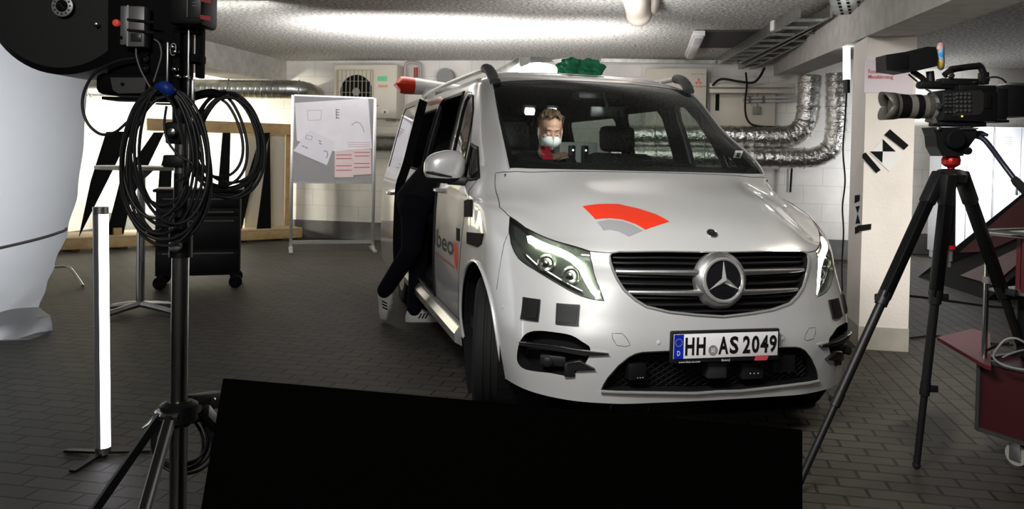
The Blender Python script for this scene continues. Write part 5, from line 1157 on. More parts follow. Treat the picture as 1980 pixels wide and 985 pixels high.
mb = MB(); SB(mb, 206, -30, 345, 150, .05, .10, .01); SB(mb, 184, 140, 345, 185, .05, .11, .014); mb.build('ballast_housing', 'lamp_black' if 'lamp_black' in M else 'matte', t, world=True)
mb = MB(); pl = [S(213, 150, -.008), S(283, 150, -.008), S(280, 176, -.008), S(274, 180, -.008), S(228, 181, -.008), S(218, 174, -.008)]; mb.prism(pl, (0, .004, 0)); sp = mb.build('side_panel', mat('panel_grey', (.055, .055, .055), .5), t, world=True, smooth=False)
mb = MB(); mb.lathe([(.004, 0), (.004, .002)], S(237, 163, -.009), (0, -1, 0), 12); mb.build('screw', 'matte', sp, world=True)
mb = MB(); SB(mb, 200, 187, 345, 196, .03, .08, .002); mb.build('mounting_plate', 'matte', t, world=True); mb = MB(); SB(mb, 293, 198, 340, 202, .03, .02, .001); mb.build('plate_rod', 'matte', t, world=True)
mb = MB(); mb.lathe([(.0075, 0), (.0085, .006), (.007, .010), (0, .011)], S(227, 45, .0), (0, -1, 0), 18); mb.build('knob', mat('red_knob', (.75, .05, .03), .4, emit=(1, .1, .05), estr=.25), t, world=True)
mb = MB(); mb.lathe([(.005, 0), (.005, .012), (.003, .013)], S(189, 48, .0), (0, -1, 0), 12); mb.build('bolt', 'steel', t, world=True)
mb = MB()
for v in (101, 115, 133): mb.lathe([(.010, 0), (.010, .01), (.007, .012), (.004, .008)], S(283, v, .0), (0, -1, 0), 16)
mb.build('socket', 'black', t, world=True)
# receiver strapped to the housing
t = thing('receiver', 'grey battery receiver strapped upright to the black studio light', 'electronics', S(272, 96, -.03))
mb = MB(); SB(mb, 249, 17, 264, 92, -.025, .035, .003); SB(mb, 263, 18, 296, 96, -.027, .038, .003); mb.build('case', mat('receiver_grey', (.20, .20, .20), .4, .3), t, world=True, angle=30)
mb = MB(); SB(mb, 264, 17, 267, 95, -.047, .003, .001); mb.build('edge', 'lgrey', t, world=True); mb = MB(); SB(mb, 271, 70, 291, 86, -.047, .003, .001); mb.build('display', mat('lcd', (.03, .035, .03), .3), t, world=True)
mb = MB(); SB(mb, 250, 75, 254, 81, -.044, .003, .001); mb.build('button', 'matte', t, world=True)
for v in (39, 59): mb = MB(); mb.beam(S(246, v-1.5, -.05), S(298, v+4, -.05), .003, .005); mb.build('strap', 'rubber', t, world=True)
t = thing('power_box', 'black box with red stripes on its edge hanging at the top of the stand', 'electronics', S(378, 57))
mb = MB(); SB(mb, 346, -30, 410, 56, -.01, .10, .01); mb.build('case', 'black', t, world=True)
mb = MB(); SB(mb, 385, -20, 408, 44, -.0605, .003, .002); lp = mb.build('label_panel', mat('panel_dark', (.025, .025, .025), .4), t, world=True)
for v, h in ((0, 5), (33, 7)): mb = MB(); mb.prism([S(387, v-h/2-1, -.063), S(407, v-h/2+2, -.063), S(407, v+h/2+4, -.063), S(387, v+h/2, -.063)], (0, .001, 0)); mb.build('red_stripe', mat('stripe_red', (.42, .012, .012), .4), lp, world=True, smooth=False)
mb = MB(); SB(mb, 382, 3, 383.5, 42, -.062, .002, .0005); SB(mb, 392, 14, 404, 16, -.063, .001, .0003); SB(mb, 392, 20, 402, 22, -.063, .001, .0003); mb.build('trim_line', 'grey', lp, world=True)
# ---------------------------------------------------------------- cables
M['cable'] = mat('black_cable', (.012, .012, .013), .5)
def coil(loops, r, dy, seed):
    rng = random.Random(seed); pts = []
    for (cx, cy_, rx, ry, tilt) in loops:
        n = 22; j = [rng.uniform(-1, 1) for _ in range(4)]
        for k in range(n):
            a = PI/2+2*PI*k/n; w_ = 1-.5*(1+math.sin(a))      # 0 at the top, 1 at the bottom
            x = cx+rx*math.cos(a)*(1-.10*math.sin(a))+tilt*w_*20+j[0]*3*math.sin(2*a); y = cy_-ry*math.sin(a)+j[1]*4*math.sin(2*a+1)
            pts.append(S(x, y, dy+.012*j[2]*w_+.008*math.cos(a+j[3])))
    mb = MB(); mb.tube(smooth_path(pts, 3), r, 8); return mb
loops = [(318, 316, 84, 148, 0), (310, 310, 74, 140, -.2), (322, 318, 80, 146, .3), (306, 296, 66, 126, -.3), (320, 306, 70, 134, .2), (312, 282, 60, 112, 0), (324, 322, 78, 140, .5), (300, 312, 60, 138, -.2), (316, 292, 52, 120, .5), (326, 300, 72, 130, .6), (320, 325, 82, 150, -.1)]
o = base_origin(coil(loops, .0036, -.075, 3).build('cable_coil', 'cable')); tag(o, 'large coil of thin black cable bound with blue tape hanging on the light stand', 'cable', 'black cable coils')
mb = MB(); tp = [S(306, 170, -.07), S(318, 168, -.09), S(327, 174, -.09), S(331, 184, -.07)]; mb.tube(smooth_path(tp, 4), [.010]*3+[.013]*7+[.010]*3, 12); mb.v = [tuple(Vector(p)-o.location) for p in mb.v]; mb.build('tape', 'blue', o)
loops = [(438, 275, 72, 96, 0), (430, 270, 64, 92, .3), (444, 282, 66, 100, -.2), (424, 272, 50, 90, .3), (436, 268, 58, 84, .5), (440, 284, 70, 98, .2), (418, 266, 46, 78, .4), (446, 278, 60, 92, -.4)]
o = base_origin(coil(loops, .0036, .06, 8).build('cable_coil', 'cable')); tag(o, 'smaller coil of black cable hanging to the right of the stand pole above the trolley', 'cable', 'black cable coils')
mb = MB(); mb.tube(smooth_path([S(362, 192, .03), S(385, 184, .04), S(410, 180, .05), (S(432, 186, .06))], 4), [.010]*13, 10); mb.v = [tuple(Vector(p)-o.location) for p in mb.v]; mb.build('tie', 'matte', o)
def cab(px, r, lab, dy=0., name='cable', m='cable', grp=None):
    mb = MB(); mb.tube(smooth_path([S(u, v, dy+(e[0] if e else 0)) for u, v, *e in px], 6), r, 8); o = base_origin(mb.build(name, m)); return tag(o, lab, 'cable', grp)
cab([(262, 113), (232, 117), (200, 130), (178, 148), (162, 180), (160, 212), (172, 242), (196, 260), (222, 256), (242, 240), (262, 222)], .0034, 'single black cable looping out to the left below the round studio light', -.03)
cab([(263, 94), (264, 110), (272, 135), (284, 158), (292, 172)], .0018, 'thin grey wire running straight down from the receiver', -.055, 'wire', 'grey')
cab([(298, 76), (308, 84), (312, 105), (306, 130), (297, 158)], .0018, 'thin grey wire with yellow tip arching right of the receiver', -.055, 'wire', 'grey')
cab([(322, 205), (318, 240), (324, 272), (345, 300), (372, 318), (360, 340), (340, 352)], .003, 'loose cable end crossing the middle of the large coil', -.10)
loops = [(352, 850, 58, 62, 0), (348, 845, 50, 56, .2), (356, 856, 62, 62, .1), (350, 840, 54, 66, 0), (346, 850, 46, 50, 0)]
o = base_origin(coil(loops, .0036, .085, 5).build('cable_coil', 'cable')); tag(o, 'low coil of black cable hanging behind the legs of the light stand', 'cable', 'black cable coils')
mb = MB(); mb.tube([S(300, 808, .04)-o.location, S(288, 820, .03)-o.location, S(275, 829, .02)-o.location], [.006, .0045, .003], 10); mb.build('plug', 'steel', o)
t = thing('clamp_arm', 'black arm with a bright edged bracket behind the stand next to the large dark screen', 'bracket', S(395, 800, .05))
mb = MB(); mb.beam(S(362, 782, .04), S(422, 772, .16), .03, .04, bev=.004); mb.beam(S(362, 805, .03), S(396, 797, .08), .03, .035, bev=.004); mb.build('arm', 'black', t, world=True)
mb = MB(); mb.beam(S(393, 797, .08), S(418, 829, .14), .02, .04, bev=.003); mb.build('bracket', 'alu', t, world=True); mb = MB(); mb.lathe([(.006, 0), (.006, .006)], S(413, 773, .11), (0, -1, 0), 12); mb.build('bolt', 'steel', t, world=True)
# ---------------------------------------------------------------- large dark screen in front
TL, TR, BL = at(430, 732, 1.72), at(1553, 832, 1.72), at(387, 985, 1.65)
ex = (TR-TL); WD = ex.length; ex.normalize(); ey = (BL-TL); ey = (ey-ex*ey.dot(ex)).normalized(); ez = ex.cross(ey)
if ez.y < 0: ez = -ez
HT = WD*.575
t = thing('screen', 'large matte black flat screen standing tilted back at the bottom of the photo', 'screen', (TL+ex*WD/2).to_2d().to_3d())
def scr(x, y, z): return TL+ex*x+ey*y+ez*z
R = Matrix((ex, ey, ez)).transposed()
M['scr'] = mat('screen_black', (.0035, .0035, .003), .9, spec=.0)
mb = MB(); mb.box(scr(WD/2, HT/2, .018), (WD, HT, .032), R, .003); mb.build('panel', 'scr', t, world=True)
mb = MB(); mb.box(scr(WD/2, HT*.55, .05), (WD*.6, HT*.5, .04), R, .01); mb.build('back_housing', 'matte', t, world=True)
mb = MB(); cx = scr(WD/2, HT*.5, .08); mb.beam(cx, (cx.x, cx.y+.0, .06), .06, .06); mb.build('post', 'matte', t, world=True)
mb = MB()
for s_ in (-1, 1): mb.beam((cx.x, cx.y, .035), (cx.x+s_*.45, cx.y-.1, .03), .06, .05)
mb.beam((cx.x, cx.y, .035), (cx.x, cx.y+.35, .03), .06, .05); mb.build('foot', 'matte', t, world=True)
# ================================================================== RIGHT SIDE
# ---------------------------------------------------------------- tripod
YT = 3.55
def T(u, v, dy=0.0): return at(u, v, YT+dy)
t = thing('tripod', 'black video tripod with a red levelling ring carrying the cinema camera', 'tripod', (T(1838, 330).x, YT, 0))
hub = T(1838, 338)
mb = MB(); mb.lathe([(.03, -.05), (.062, -.03), (.066, .0), (.05, .02), (.03, .025)], hub, (0, 0, 1), 24); mb.build('crown', 'black', t, world=True)
feet = [on_floor(1772, 903, .01), Vector((1.17, 3.31, .01)), Vector((2.62, 3.92, .01))]
tops = [T(1834, 345, -.06), T(1815, 342, -.02), T(1860, 342, .02)]
for k, (a, f) in enumerate(zip(tops, feet)):
    d = (f-a).normalized(); m1, m2 = a.lerp(f, .40), a.lerp(f, .72); side = d.cross(EZ).normalized()
    mb = MB(); mb.beam(a, m1, .047, .040, bev=.006); lg = mb.build('leg', mat('tripod_black', (.0035, .0035, .004), .42, spec=.22), t, world=True)
    mb = MB(); mb.beam(a.lerp(f, .0)-d*.02, a.lerp(f, .09), .058, .048, bev=.01); mb.build('hinge', 'black', lg, world=True)
    mb = MB(); mb.tube([m1-d*.05, m2], .019, 14); mb.build('middle_section', 'black', lg, world=True); mb = MB(); mb.tube([m2-d*.05, f], .0145, 14); mb.build('lower_section', 'black', lg, world=True)
    for q, r_ in ((m1, .026), (m2, .021)): mb = MB(); mb.cyl(q-d*.03, q+d*.03, r_, 14); mb.beam(q-side*.01, q+side*.055-Vector((0, .02, .0)), .022, .03, bev=.004); mb.build('lock', 'black', lg, world=True)
    mb = MB(); mb.sphere(f+EZ*.008, .018, 6); mb.build('rubber_foot', 'rubber', lg, world=True)
    if k == 2: mb = MB(); mb.tube([m1-side*.02-Vector((0, .02, 0)), f-side*.02-Vector((0, .02, 0))], .006, 8); mb.build('guide_rod', 'steel', lg, world=True)
mb = MB(); mb.cyl(T(1834, 345), T(1832, 475), .030, 18); cl = mb.build('centre_column', 'black', t, world=True); mb = MB(); mb.cyl(T(1832, 474), T(1832, 482), .032, 18); mb.build('red_ring', 'red', cl, world=True)
mb = MB(); mb.cyl(T(1832, 482), T(1831, 505), .022, 16); mb.cyl(T(1831, 505), T(1831, 516), .017, 16); mb.build('spreader_knob', 'grey', cl, world=True)
mb = MB(); c = T(1839, 312); mb.lathe([(.022, -.025), (.036, -.014), (.038, .006), (.034, .02), (.036, .023)], c, (0, 0, 1), 28); mb.build('levelling_ring', mat('anodised_red', (.45, .02, .015), .25, .5), t, world=True)
mb = MB(); mb.lathe([(.020, -.02), (.014, .0), (.02, .01)], T(1839, 326), (0, 0, 1), 18); mb.build('bolt', mat('anodised_red', (.45, .02, .015), .25, .5), t, world=True)
mb = MB(); pl = [T(*q, -.05) for q in ((1804, 246), (1880, 246), (1889, 252), (1886, 268), (1868, 292), (1862, 302), (1822, 302), (1812, 284), (1810, 262))]; mb.prism(pl, (0, .10, 0)); hd = mb.build('fluid_head', 'black', t, world=True, smooth=False)
mb = MB(); mb.lathe([(.040, 0), (.040, .03), (.034, .036), (0, .036)], T(1842, 270, -.05), (0, -1, 0), 28); mb.lathe([(.016, 0), (.016, .02)], T(1868, 292, -.05), (0, -1, 0), 14); mb.build('drag_dial', 'matte', hd, world=True)
mb = MB(); mb.beam(T(1858, 249, -.055), T(1890, 249, -.055), .012, .006); mb.lathe([(.008, 0), (.008, .012), (.004, .014)], T(1813, 249, -.05), (0, -1, 0), 14); mb.lathe([(.004, 0), (.004, .006)], T(1854, 260, -.055), (0, -1, 0), 10); mb.build('plate_edge', 'alu', hd, world=True)
mb = MB(); mb.tube(smooth_path([T(1882, 262, .0), T(1900, 268, -.03), T(1915, 284, -.06), T(1940, 318, -.12), T(1962, 347, -.16)], 5), .011, 12); pb = mb.build('pan_bar', mat('pan_bar_blue', (.012, .013, .03), .35), t, world=True)
mb = MB(); mb.tube([T(1960, 345, -.16), T(1966, 352, -.17), T(2008, 396, -.27)], [.014, .018, .018], 14); mb.build('grip', 'rubber', pb, world=True); mb = MB(); mb.tube([T(1886, 258, 0), T(1898, 258, -.02), T(1910, 262, -.04)], [.012, .011, .006], 10); mb.build('knob', 'black', pb, world=True)
# ---------------------------------------------------------------- cinema camera
t = thing('video_camera', 'black cinema camera with a long pale zoom lens on the tripod', 'camera', T(1845, 244))
def CB(mb, u0, v0, u1, v1, y=0., th=.10, bev=.006):
    a, b = T(u0, v0), T(u1, v1); mb.box(((a.x+b.x)/2, YT+y, (a.z+b.z)/2), (abs(b.x-a.x), th, abs(a.z-b.z)), None, bev); return mb
M['camblack'] = mat('camera_black', (.006, .006, .0065), .5, spec=.3, bump=.05, bscale=300); M['campanel'] = mat('camera_panel', (.018, .0175, .0165), .5)
mb = MB(); CB(mb, 1806, 176, 1910, 238, 0, .14, .012); CB(mb, 1840, 166, 1912, 180, 0, .12, .006); CB(mb, 1806, 236, 1895, 246, 0, .10, .004); mb.build('body', 'camblack', t, world=True)
mb = MB(); pl = [T(*q, -.072) for q in ((1842, 178), (1896, 174), (1903, 182), (1902, 214), (1894, 222), (1843, 224))]; mb.prism(pl, (0, .006, 0)); pn = mb.build('side_panel', 'campanel', t, world=True, smooth=False)
mb = MB(); CB(mb, 1885, 184, 1897, 212, -.074, .006, .003); mb.build('grip_recess', 'matte', pn, world=True)
mb = MB()
for v in (182, 189, 197, 206, 214):
    for u in (1850, 1858, 1866, 1874): mb.lathe([(.006, 0), (.006, .004), (.004, .005)], T(u+.3*(v % 3), v, -.075), (0, -1, 0), 10)
mb.build('buttons', mat('button_grey', (.05, .05, .048), .5), pn, world=True)
mb = MB()
for v in (186, 194, 200, 207, 219):
    for u in (1812, 1820, 1828): CB(mb, u-2.5, v-2, u+2.5, v+2, -.073, .008, .001)
mb.lathe([(.014, 0), (.014, .012), (.010, .014)], T(1813, 205, -.07), (0, -1, 0), 16); mb.build('switches', mat('switch_grey', (.04, .04, .038), .5), t, world=True)
mb = MB(); mb.lathe([(.0035, 0), (.0035, .003)], T(1860, 225, -.074), (0, -1, 0), 8); mb.build('tally_lamp', mat('yellow_lamp', (.8, .6, .05), .4, emit=(1, .75, .1), estr=2), t, world=True)
mb = MB(); CB(mb, 1910, 172, 1932, 234, .0, .12, .006); CB(mb, 1929, 166, 1970, 228, .0, .11, .008); CB(mb, 1895, 232, 1940, 238, 0, .09, .003); mb.build('battery', 'camblack', t, world=True)
mb = MB(); CB(mb, 1941, 161, 1970, 167, .0, .09, .002); mb.build('battery_plate', 'alu', t, world=True)
# lens
lc = T(1806, 207); s_ = YT/1600
mb = MB(); mb.lathe([(.0, .000), (24*s_, .0), (24*s_, 6*s_)], lc, (-1, 0, 0), 32); mb.build('mount', 'grey', t, world=True)
lens = None; M['lensgrey'] = mat('lens_beige_grey', (.085, .08, .068), .45); M['lenswhite'] = mat('lens_pale', (.15, .145, .125), .45)
for u0, u1, r0, r1, m in ((1806, 1789, 21, 23, 'lensgrey'), (1789, 1779, 22.5, 22.5, 'lenswhite'), (1779, 1767, 23.5, 23.5, 'matte'), (1767, 1754, 23, 23, 'lenswhite'), (1754, 1735, 23, 24, 'matte'), (1735, 1727, 25, 26, 'lensgrey')):
    mb = MB(); mb.lathe([(r0*s_*.9, (1806-u0)*s_), (r0*s_, (1806-u0+.6)*s_), (r1*s_, (1806-u1-.6)*s_), (r1*s_*.9, (1806-u1)*s_)], lc, (-1, 0, 0), 36)
    o = mb.build('lens' if lens is None else 'lens_ring', m, t if lens is None else lens, world=lens is None)
    if lens is None: lens = o
    else: o.data.transform(t.matrix_basis.inverted())
mb = MB(); n = 64; V = []           # petal hood
for q in range(2):
    for k in range(n):
        a = 2*PI*k/n; ln = (1728-1703)*s_*(.45+.55*abs(math.cos(a))**.7) if q else 0; r = (26 if q == 0 else 27.5)*s_
        V.append(lc+Vector((-(1806-1728)*s_-ln, r*math.sin(a), r*math.cos(a))))
mb._add(V, [(k, (k+1) % n, n+(k+1) % n, n+k) for k in range(n)]); o = mb.build('lens_hood', 'lensgrey', lens, mods=lambda o: o.modifiers.new('thickness', 'SOLIDIFY').__setattr__('thickness', .004)); o.data.transform(t.matrix_basis.inverted())
mb = MB(); CB(mb, 1801, 226, 1812, 240, 0, .05, .004); mb.tube([T(1790, 232), T(1804, 236)], .008, 8); mb.build('lens_foot', 'lensgrey', t, world=True)
# top handle, rail, viewfinder
mb = MB(); mb.tube(smooth_path([T(1826, 146), T(1842, 135), T(1862, 131), T(1888, 128), T(1896, 129), T(1904, 148), T(1908, 158)], 5), .014, 10); CB(mb, 1774, 157, 1842, 173, 0, .05, .012); CB(mb, 1815, 152, 1886, 166, 0, .06, .005); CB(mb, 1836, 128, 1850, 136, -.01, .05, .006); CB(mb, 1895, 140, 1908, 164, 0, .04, .004); mb.build('top_handle', 'camblack', t, world=True)
mb = MB(); mb.lathe([(.012, 0), (.012, .012), (.006, .014)], T(1838, 147, -.03), (0, -1, 0), 16); mb.lathe([(.008, 0), (.009, .006)], T(1895, 126, -.0), (0, -.6, 1), 14); mb.lathe([(.004, 0), (.004, .01)], T(1886, 159, -.03), (0, -1, 0), 10); mb.build('thumb_screw', 'steel', t, world=True)
mb = MB(); pl = [T(*q, -.05) for q in ((1713, 106), (1752, 100), (1793, 90), (1810, 91), (1814, 112), (1812, 128), (1778, 136), (1748, 141), (1738, 139), (1714, 136))]; mb.prism(pl, (0, .10, 0)); vf = mb.build('viewfinder', 'camblack', t, world=True, smooth=False)
mb = MB(); CB(mb, 1712, 107, 1747, 137, -.0, .106, .006); mb.build('viewfinder_hood', 'matte', vf, world=True)
mb = MB(); mb.tube([T(1764, 138), T(1782, 150), T(1792, 160)], .012, 10); mb.cyl(T(1798, 138), T(1800, 158), .016, 12); mb.tube(smooth_path([T(1757, 144, -.02), T(1764, 150, -.02), T(1774, 158, -.02)], 4), .004, 8); mb.build('viewfinder_arm', 'black', t, world=True)
mb = MB(); ec = T(1819, 109); ax = Vector((.86, -.5, .05)).normalized(); mb.torus(ec, .038, .014, ax, 40, 12, 1.0); mb.v = [tuple(ec+Vector((p[0]-ec.x, p[1]-ec.y, (p[2]-ec.z)*1.15))) for p in mb.v]
m = bpy.data.materials.new('dyed_cloth'); m.use_nodes = True; nt = m.node_tree; b = nt.nodes['Principled BSDF']; tc = nt.nodes.new('ShaderNodeTexCoord'); ns = nt.nodes.new('ShaderNodeTexNoise'); ns.inputs['Scale'].default_value = 16; rp = nt.nodes.new('ShaderNodeValToRGB')
rp.color_ramp.elements[0].position = .36; rp.color_ramp.elements[0].color = (.05, .35, .8, 1); rp.color_ramp.elements[1].position = .64; rp.color_ramp.elements[1].color = (.85, .62, .05, 1)
for ps, cc in ((.44, (.30, .62, .85, 1)), (.5, (.8, .30, .25, 1)), (.55, (.75, .75, .6, 1))): e = rp.color_ramp.elements.new(ps); e.color = cc
nt.links.new(tc.outputs['Object'], ns.inputs['Vector']); nt.links.new(ns.outputs['Fac'], rp.inputs['Fac']); nt.links.new(rp.outputs['Color'], b.inputs['Base Color']); b.inputs['Roughness'].default_value = .8
mb.build('eyecup_cover', m, vf, world=True); mb = MB(); mb.cyl(ec-ax*.01, ec+ax*.004, .032, 20); mb.build('eyepiece', 'matte', vf, world=True)
mb = MB(); mb.tube(smooth_path([T(1905, 152, -.02), T(1922, 149, -.03), T(1936, 152, -.02), T(1946, 160, -.02)], 5), .004, 8); mb.tube(smooth_path([T(1790, 172, -.03), T(1800, 178, -.05), T(1808, 184, -.06)], 4), .004, 8); mb.tube(smooth_path([T(1965, 165, 0), T(1985, 162, .02), T(2010, 160, .02)], 4), .005, 8); mb.build('camera_cable', 'cable', t, world=True)
# ---------------------------------------------------------------- red equipment cart at the right edge
t = thing('equipment_cart', 'dark red equipment cart with metal edges and a fold-out shelf at the right edge', 'cart', (2.17, 3.79, 0), .464)
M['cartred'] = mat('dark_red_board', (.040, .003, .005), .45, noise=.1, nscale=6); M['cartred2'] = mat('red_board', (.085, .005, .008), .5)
W_, D_ = .75, .75; z0 = .125       # local: x to the right, y towards the viewer is negative
def cb(c, s): return c, s
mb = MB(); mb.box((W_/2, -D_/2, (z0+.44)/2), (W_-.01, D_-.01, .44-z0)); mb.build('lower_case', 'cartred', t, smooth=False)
mb = MB()
for x, y in ((0, 0), (W_, 0), (0, -D_), (W_, -D_)): mb.box((x, y, (z0+.44)/2), (.018, .018, .44-z0+.01))
for z in (z0, .445):
    for y in (0, -D_): mb.box((W_/2, y, z), (W_, .018, .018))
    for x in (0, W_): mb.box((x, -D_/2, z), (.018, D_, .018))
mb.build('case_edging', mat('edging_grey', (.07, .07, .068), .4, .5), t, smooth=False)
for k, (x, y) in enumerate(((0, 0), (W_, 0), (W_, -D_))): mb = MB(); mb.cyl((x+.012, y-.012, .44), (x+.012, y-.012, 1.035), .012, 14); ps = mb.build('post', 'steel', t); mb = MB(); mb.cyl((x+.012, y-.012, .80), (x+.012, y-.012, .83), .018, 14); mb.build('joint', 'grey', ps)
mb = MB(); mb.box((W_/2, -D_/2+.02, 1.03), (W_+.02, D_-.02, .012)); tr_ = mb.build('top_tray', 'alu', t, smooth=False); mb = MB()
for y in (0, -D_): mb.cyl((-.005, y, 1.035), (W_, y, 1.035), .014, 12)
for x in (0, W_): mb.cyl((x, 0, 1.035), (x, -D_, 1.035), .014, 12)
mb.build('tray_rim', 'steel', tr_)
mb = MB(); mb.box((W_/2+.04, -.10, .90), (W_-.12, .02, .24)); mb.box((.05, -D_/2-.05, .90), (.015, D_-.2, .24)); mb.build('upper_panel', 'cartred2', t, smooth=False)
mb = MB(); mb.box((W_/2, -D_/2, .772), (W_-.04, D_-.04, .012)); mb.build('middle_shelf', 'alu', t, smooth=False)
mb = MB(); mb.box((W_/2+.06, -D_/2, .61), (W_-.16, D_-.16, .28)); mb.build('drawer_block', 'matte', t, smooth=False)
inv = t.matrix_basis.inverted()
pl = [at(1812, 660, 4.22), at(1880, 643, 4.45), at(1914, 650, 4.35), at(1916, 722, 3.62), at(1903, 718, 3.66)]; pl = [inv @ Vector((p.x, p.y, .437)) for p in pl]
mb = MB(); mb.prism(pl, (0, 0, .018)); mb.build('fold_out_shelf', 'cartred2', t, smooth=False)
for x, y in ((.055, -.155), (W_-.08, -.08), (W_-.08, -D_+.08), (.09, -.62)):
    mb = MB(); mb.cyl((x-.014, y, .05), (x+.014, y, .05), .05, 20); c = mb.build('caster', mat('caster_grey', (.30, .30, .26), .5), t); mb = MB(); mb.box((x-.022, y, .075), (.008, .05, .10), None, .003); mb.box((x+.022, y, .075), (.008, .05, .10), None, .003); mb.box((x, y, .122), (.06, .06, .012)); mb.build('fork', 'alu', c)
def rc(px, r, lab, m='grey', name='cable'): mb = MB(); mb.tube(smooth_path([at(*q) for q in px], 6), r, 8); o = base_origin(mb.build(name, m)); tag(o, lab, 'cable', 'cables around the red cart'); return o
rc([(1985, 665, 3.70), (1965, 655, 3.72), (1945, 657, 3.74), (1930, 672, 3.74), (1921, 690, 3.70), (1935, 704, 3.60), (1960, 712, 3.55), (1985, 716, 3.5)], .005, 'grey cable lying in a loop on the case of the red cart')
rc([(1938, 692, 3.68), (1955, 684, 3.68), (1975, 678, 3.68), (1990, 676, 3.68)], .004, 'short grey cable crossing the loop on the red cart')
rc([(1882, 686, 3.95), (1896, 682, 3.95), (1908, 678, 3.9), (1930, 668, 3.85), (1950, 664, 3.8)], .006, 'black cable ends hanging over the red fold-out shelf', 'rubber')
mb = MB(); mb.tube(smooth_path([on_floor(u, v, .008) for u, v in ((1760, 654), (1800, 650), (1830, 652), (1870, 658), (1912, 664), (1960, 668))], 6), .007, 8); o = base_origin(mb.build('cable', 'rubber')); tag(o, 'black cable lying on the paving right of the pillar base', 'cable')
mb = MB(); mb.tube(smooth_path([on_floor(u, v, .008) for u, v in ((1756, 572), (1800, 577), (1850, 584), (1910, 592), (1960, 596))], 6), .009, 8); o = base_origin(mb.build('cable', 'rubber')); tag(o, 'black cable on the floor in front of the black and red wedge', 'cable')
# ---------------------------------------------------------------- black and red wedge on the floor behind the cart
A, B = on_floor(1775, 536), on_floor(1908, 580); D2 = at(2020, 340, 9.2); C2 = Vector((D2.x, 8.4, 0)); G = Vector((D2.x, 9.9, 0))
t = thing('wedge', 'large black wedge with red faces and a pointed tip on the floor behind the cart', 'set piece', A)
mb = MB(); E2 = Vector((C2.x, C2.y, D2.z*.75)); mb._add([A, B, C2, G, D2, E2], [(0, 1, 2, 3), (0, 3, 4), (0, 4, 5), (0, 5, 1), (1, 5, 2), (2, 5, 4, 3)]); mb.build('body', 'matte', t, world=True, smooth=False)
def inset(P, k, off, name, m):
    P = [Vector(p) for p in P]; c = sum(P, Vector())/len(P); n = (P[1]-P[0]).cross(P[2]-P[0]).normalized()
    if n.dot(EYE-c) < 0: n = -n
    mb = MB(); mb.prism([c+(p-c)*k+n*.004 for p in P], n*.006); mb.build(name, m, t, world=True, smooth=False)
inset([A.lerp(D2, .22)+(B-A)*.10, D2, E2, (A.lerp(E2, .35)+(B-A)*.10)], .86, .004, 'red_face', 'cartred2')
inset([A.lerp(B, .30), B, E2], .62, .004, 'red_face', 'cartred2')
mb = MB(); mb.prism([on_floor(u, v, .004) for u, v in ((1862, 534), (1908, 536), (1910, 549), (1880, 543))], (0, 0, .004)); mb.build('red_flap', mat('red_flap', (.20, .02, .02), .5), t, world=True, smooth=False)
# ================================================================== PEOPLE
M['skin'] = mat('skin', (.50, .27, .19), .55, noise=.05, nscale=30)
M['hair'] = mat('brown_hair', (.16, .10, .055), .6, noise=.4, nscale=60, bump=.6, bscale=120)
M['jacket'] = mat('black_jacket', (.007, .007, .008), .85, spec=.2, bump=.15, bscale=40)
M['trousers'] = mat('navy_trousers', (.0045, .005, .009), .9, spec=.15, bump=.2, bscale=30)
def grow(name, mt, parts, voxel, parent, smooth=4):
    """one continuous skin grown over capsules (a, b, ra, rb) and balls (c, radii, rotation)"""
    mb = MB()
    for p in parts:
        if len(p) == 4:
            a, b = Vector(p[0]), Vector(p[1]); mb.tube([a, b], [p[2], p[3]], 16); mb.sphere(a, p[2], 8); mb.sphere(b, p[3], 8)
        else: mb.sphere(p[0], 1, 10, p[1], p[2] if len(p) > 2 else None)
    me = bpy.data.meshes.new(name); me.from_pydata([tuple(v) for v in mb.v], [], mb.f)
    bm = bmesh.new(); bm.from_mesh(me); bmesh.ops.recalc_face_normals(bm, faces=bm.faces); bm.to_mesh(me); bm.free()
    o = bpy.data.objects.new(name, me); COL.objects.link(o)
    r = o.modifiers.new('skin', 'REMESH'); r.mode = 'VOXEL'; r.voxel_size = voxel
    s_ = o.modifiers.new('soften', 'SMOOTH'); s_.factor = .5; s_.iterations = smooth
    bpy.context.view_layer.update(); m2 = bpy.data.meshes.new_from_object(o.evaluated_get(bpy.context.evaluated_depsgraph_get()))
    o.modifiers.clear(); o.data = m2; bpy.data.meshes.remove(me); m2.name = name; m2.materials.clear(); m2.materials.append(M[mt] if isinstance(mt, str) else mt)
    m2.polygons.foreach_set('use_smooth', [True]*len(m2.polygons)); m2.update(); o.parent = parent; return o
def head_parts(H):                # H maps head space (x to the viewer's right, y forward, z up) to the person
    R3 = H.to_3x3(); p = lambda *c: H @ Vector(c); out = []
    out += [(p(0, -.015, .035), (.076, .097, .086), R3), (p(0, .020, -.035), (.062, .068, .084), R3), (p(0, .052, -.093), (.028, .026, .026), R3)]
    for s_ in (-1, 1):
        out += [(p(s_*.055, -.005, -.05), p(s_*.020, .05, -.095), .020, .022), (p(s_*.038, .062, -.025), (.026, .024, .022), R3), (p(s_*.076, -.008, -.012), (.010, .020, .032), R3), (p(s_*.031, .072, .004), (.0155, .0135, .0115), R3)]
    out += [(p(0, .084, .004), p(0, .106, -.034), .008, .013), (p(-.036, .076, .024), p(.036, .076, .024), .011, .011), (p(-.02, .080, -.064), p(.02, .080, -.064), .008, .008)]
    return out
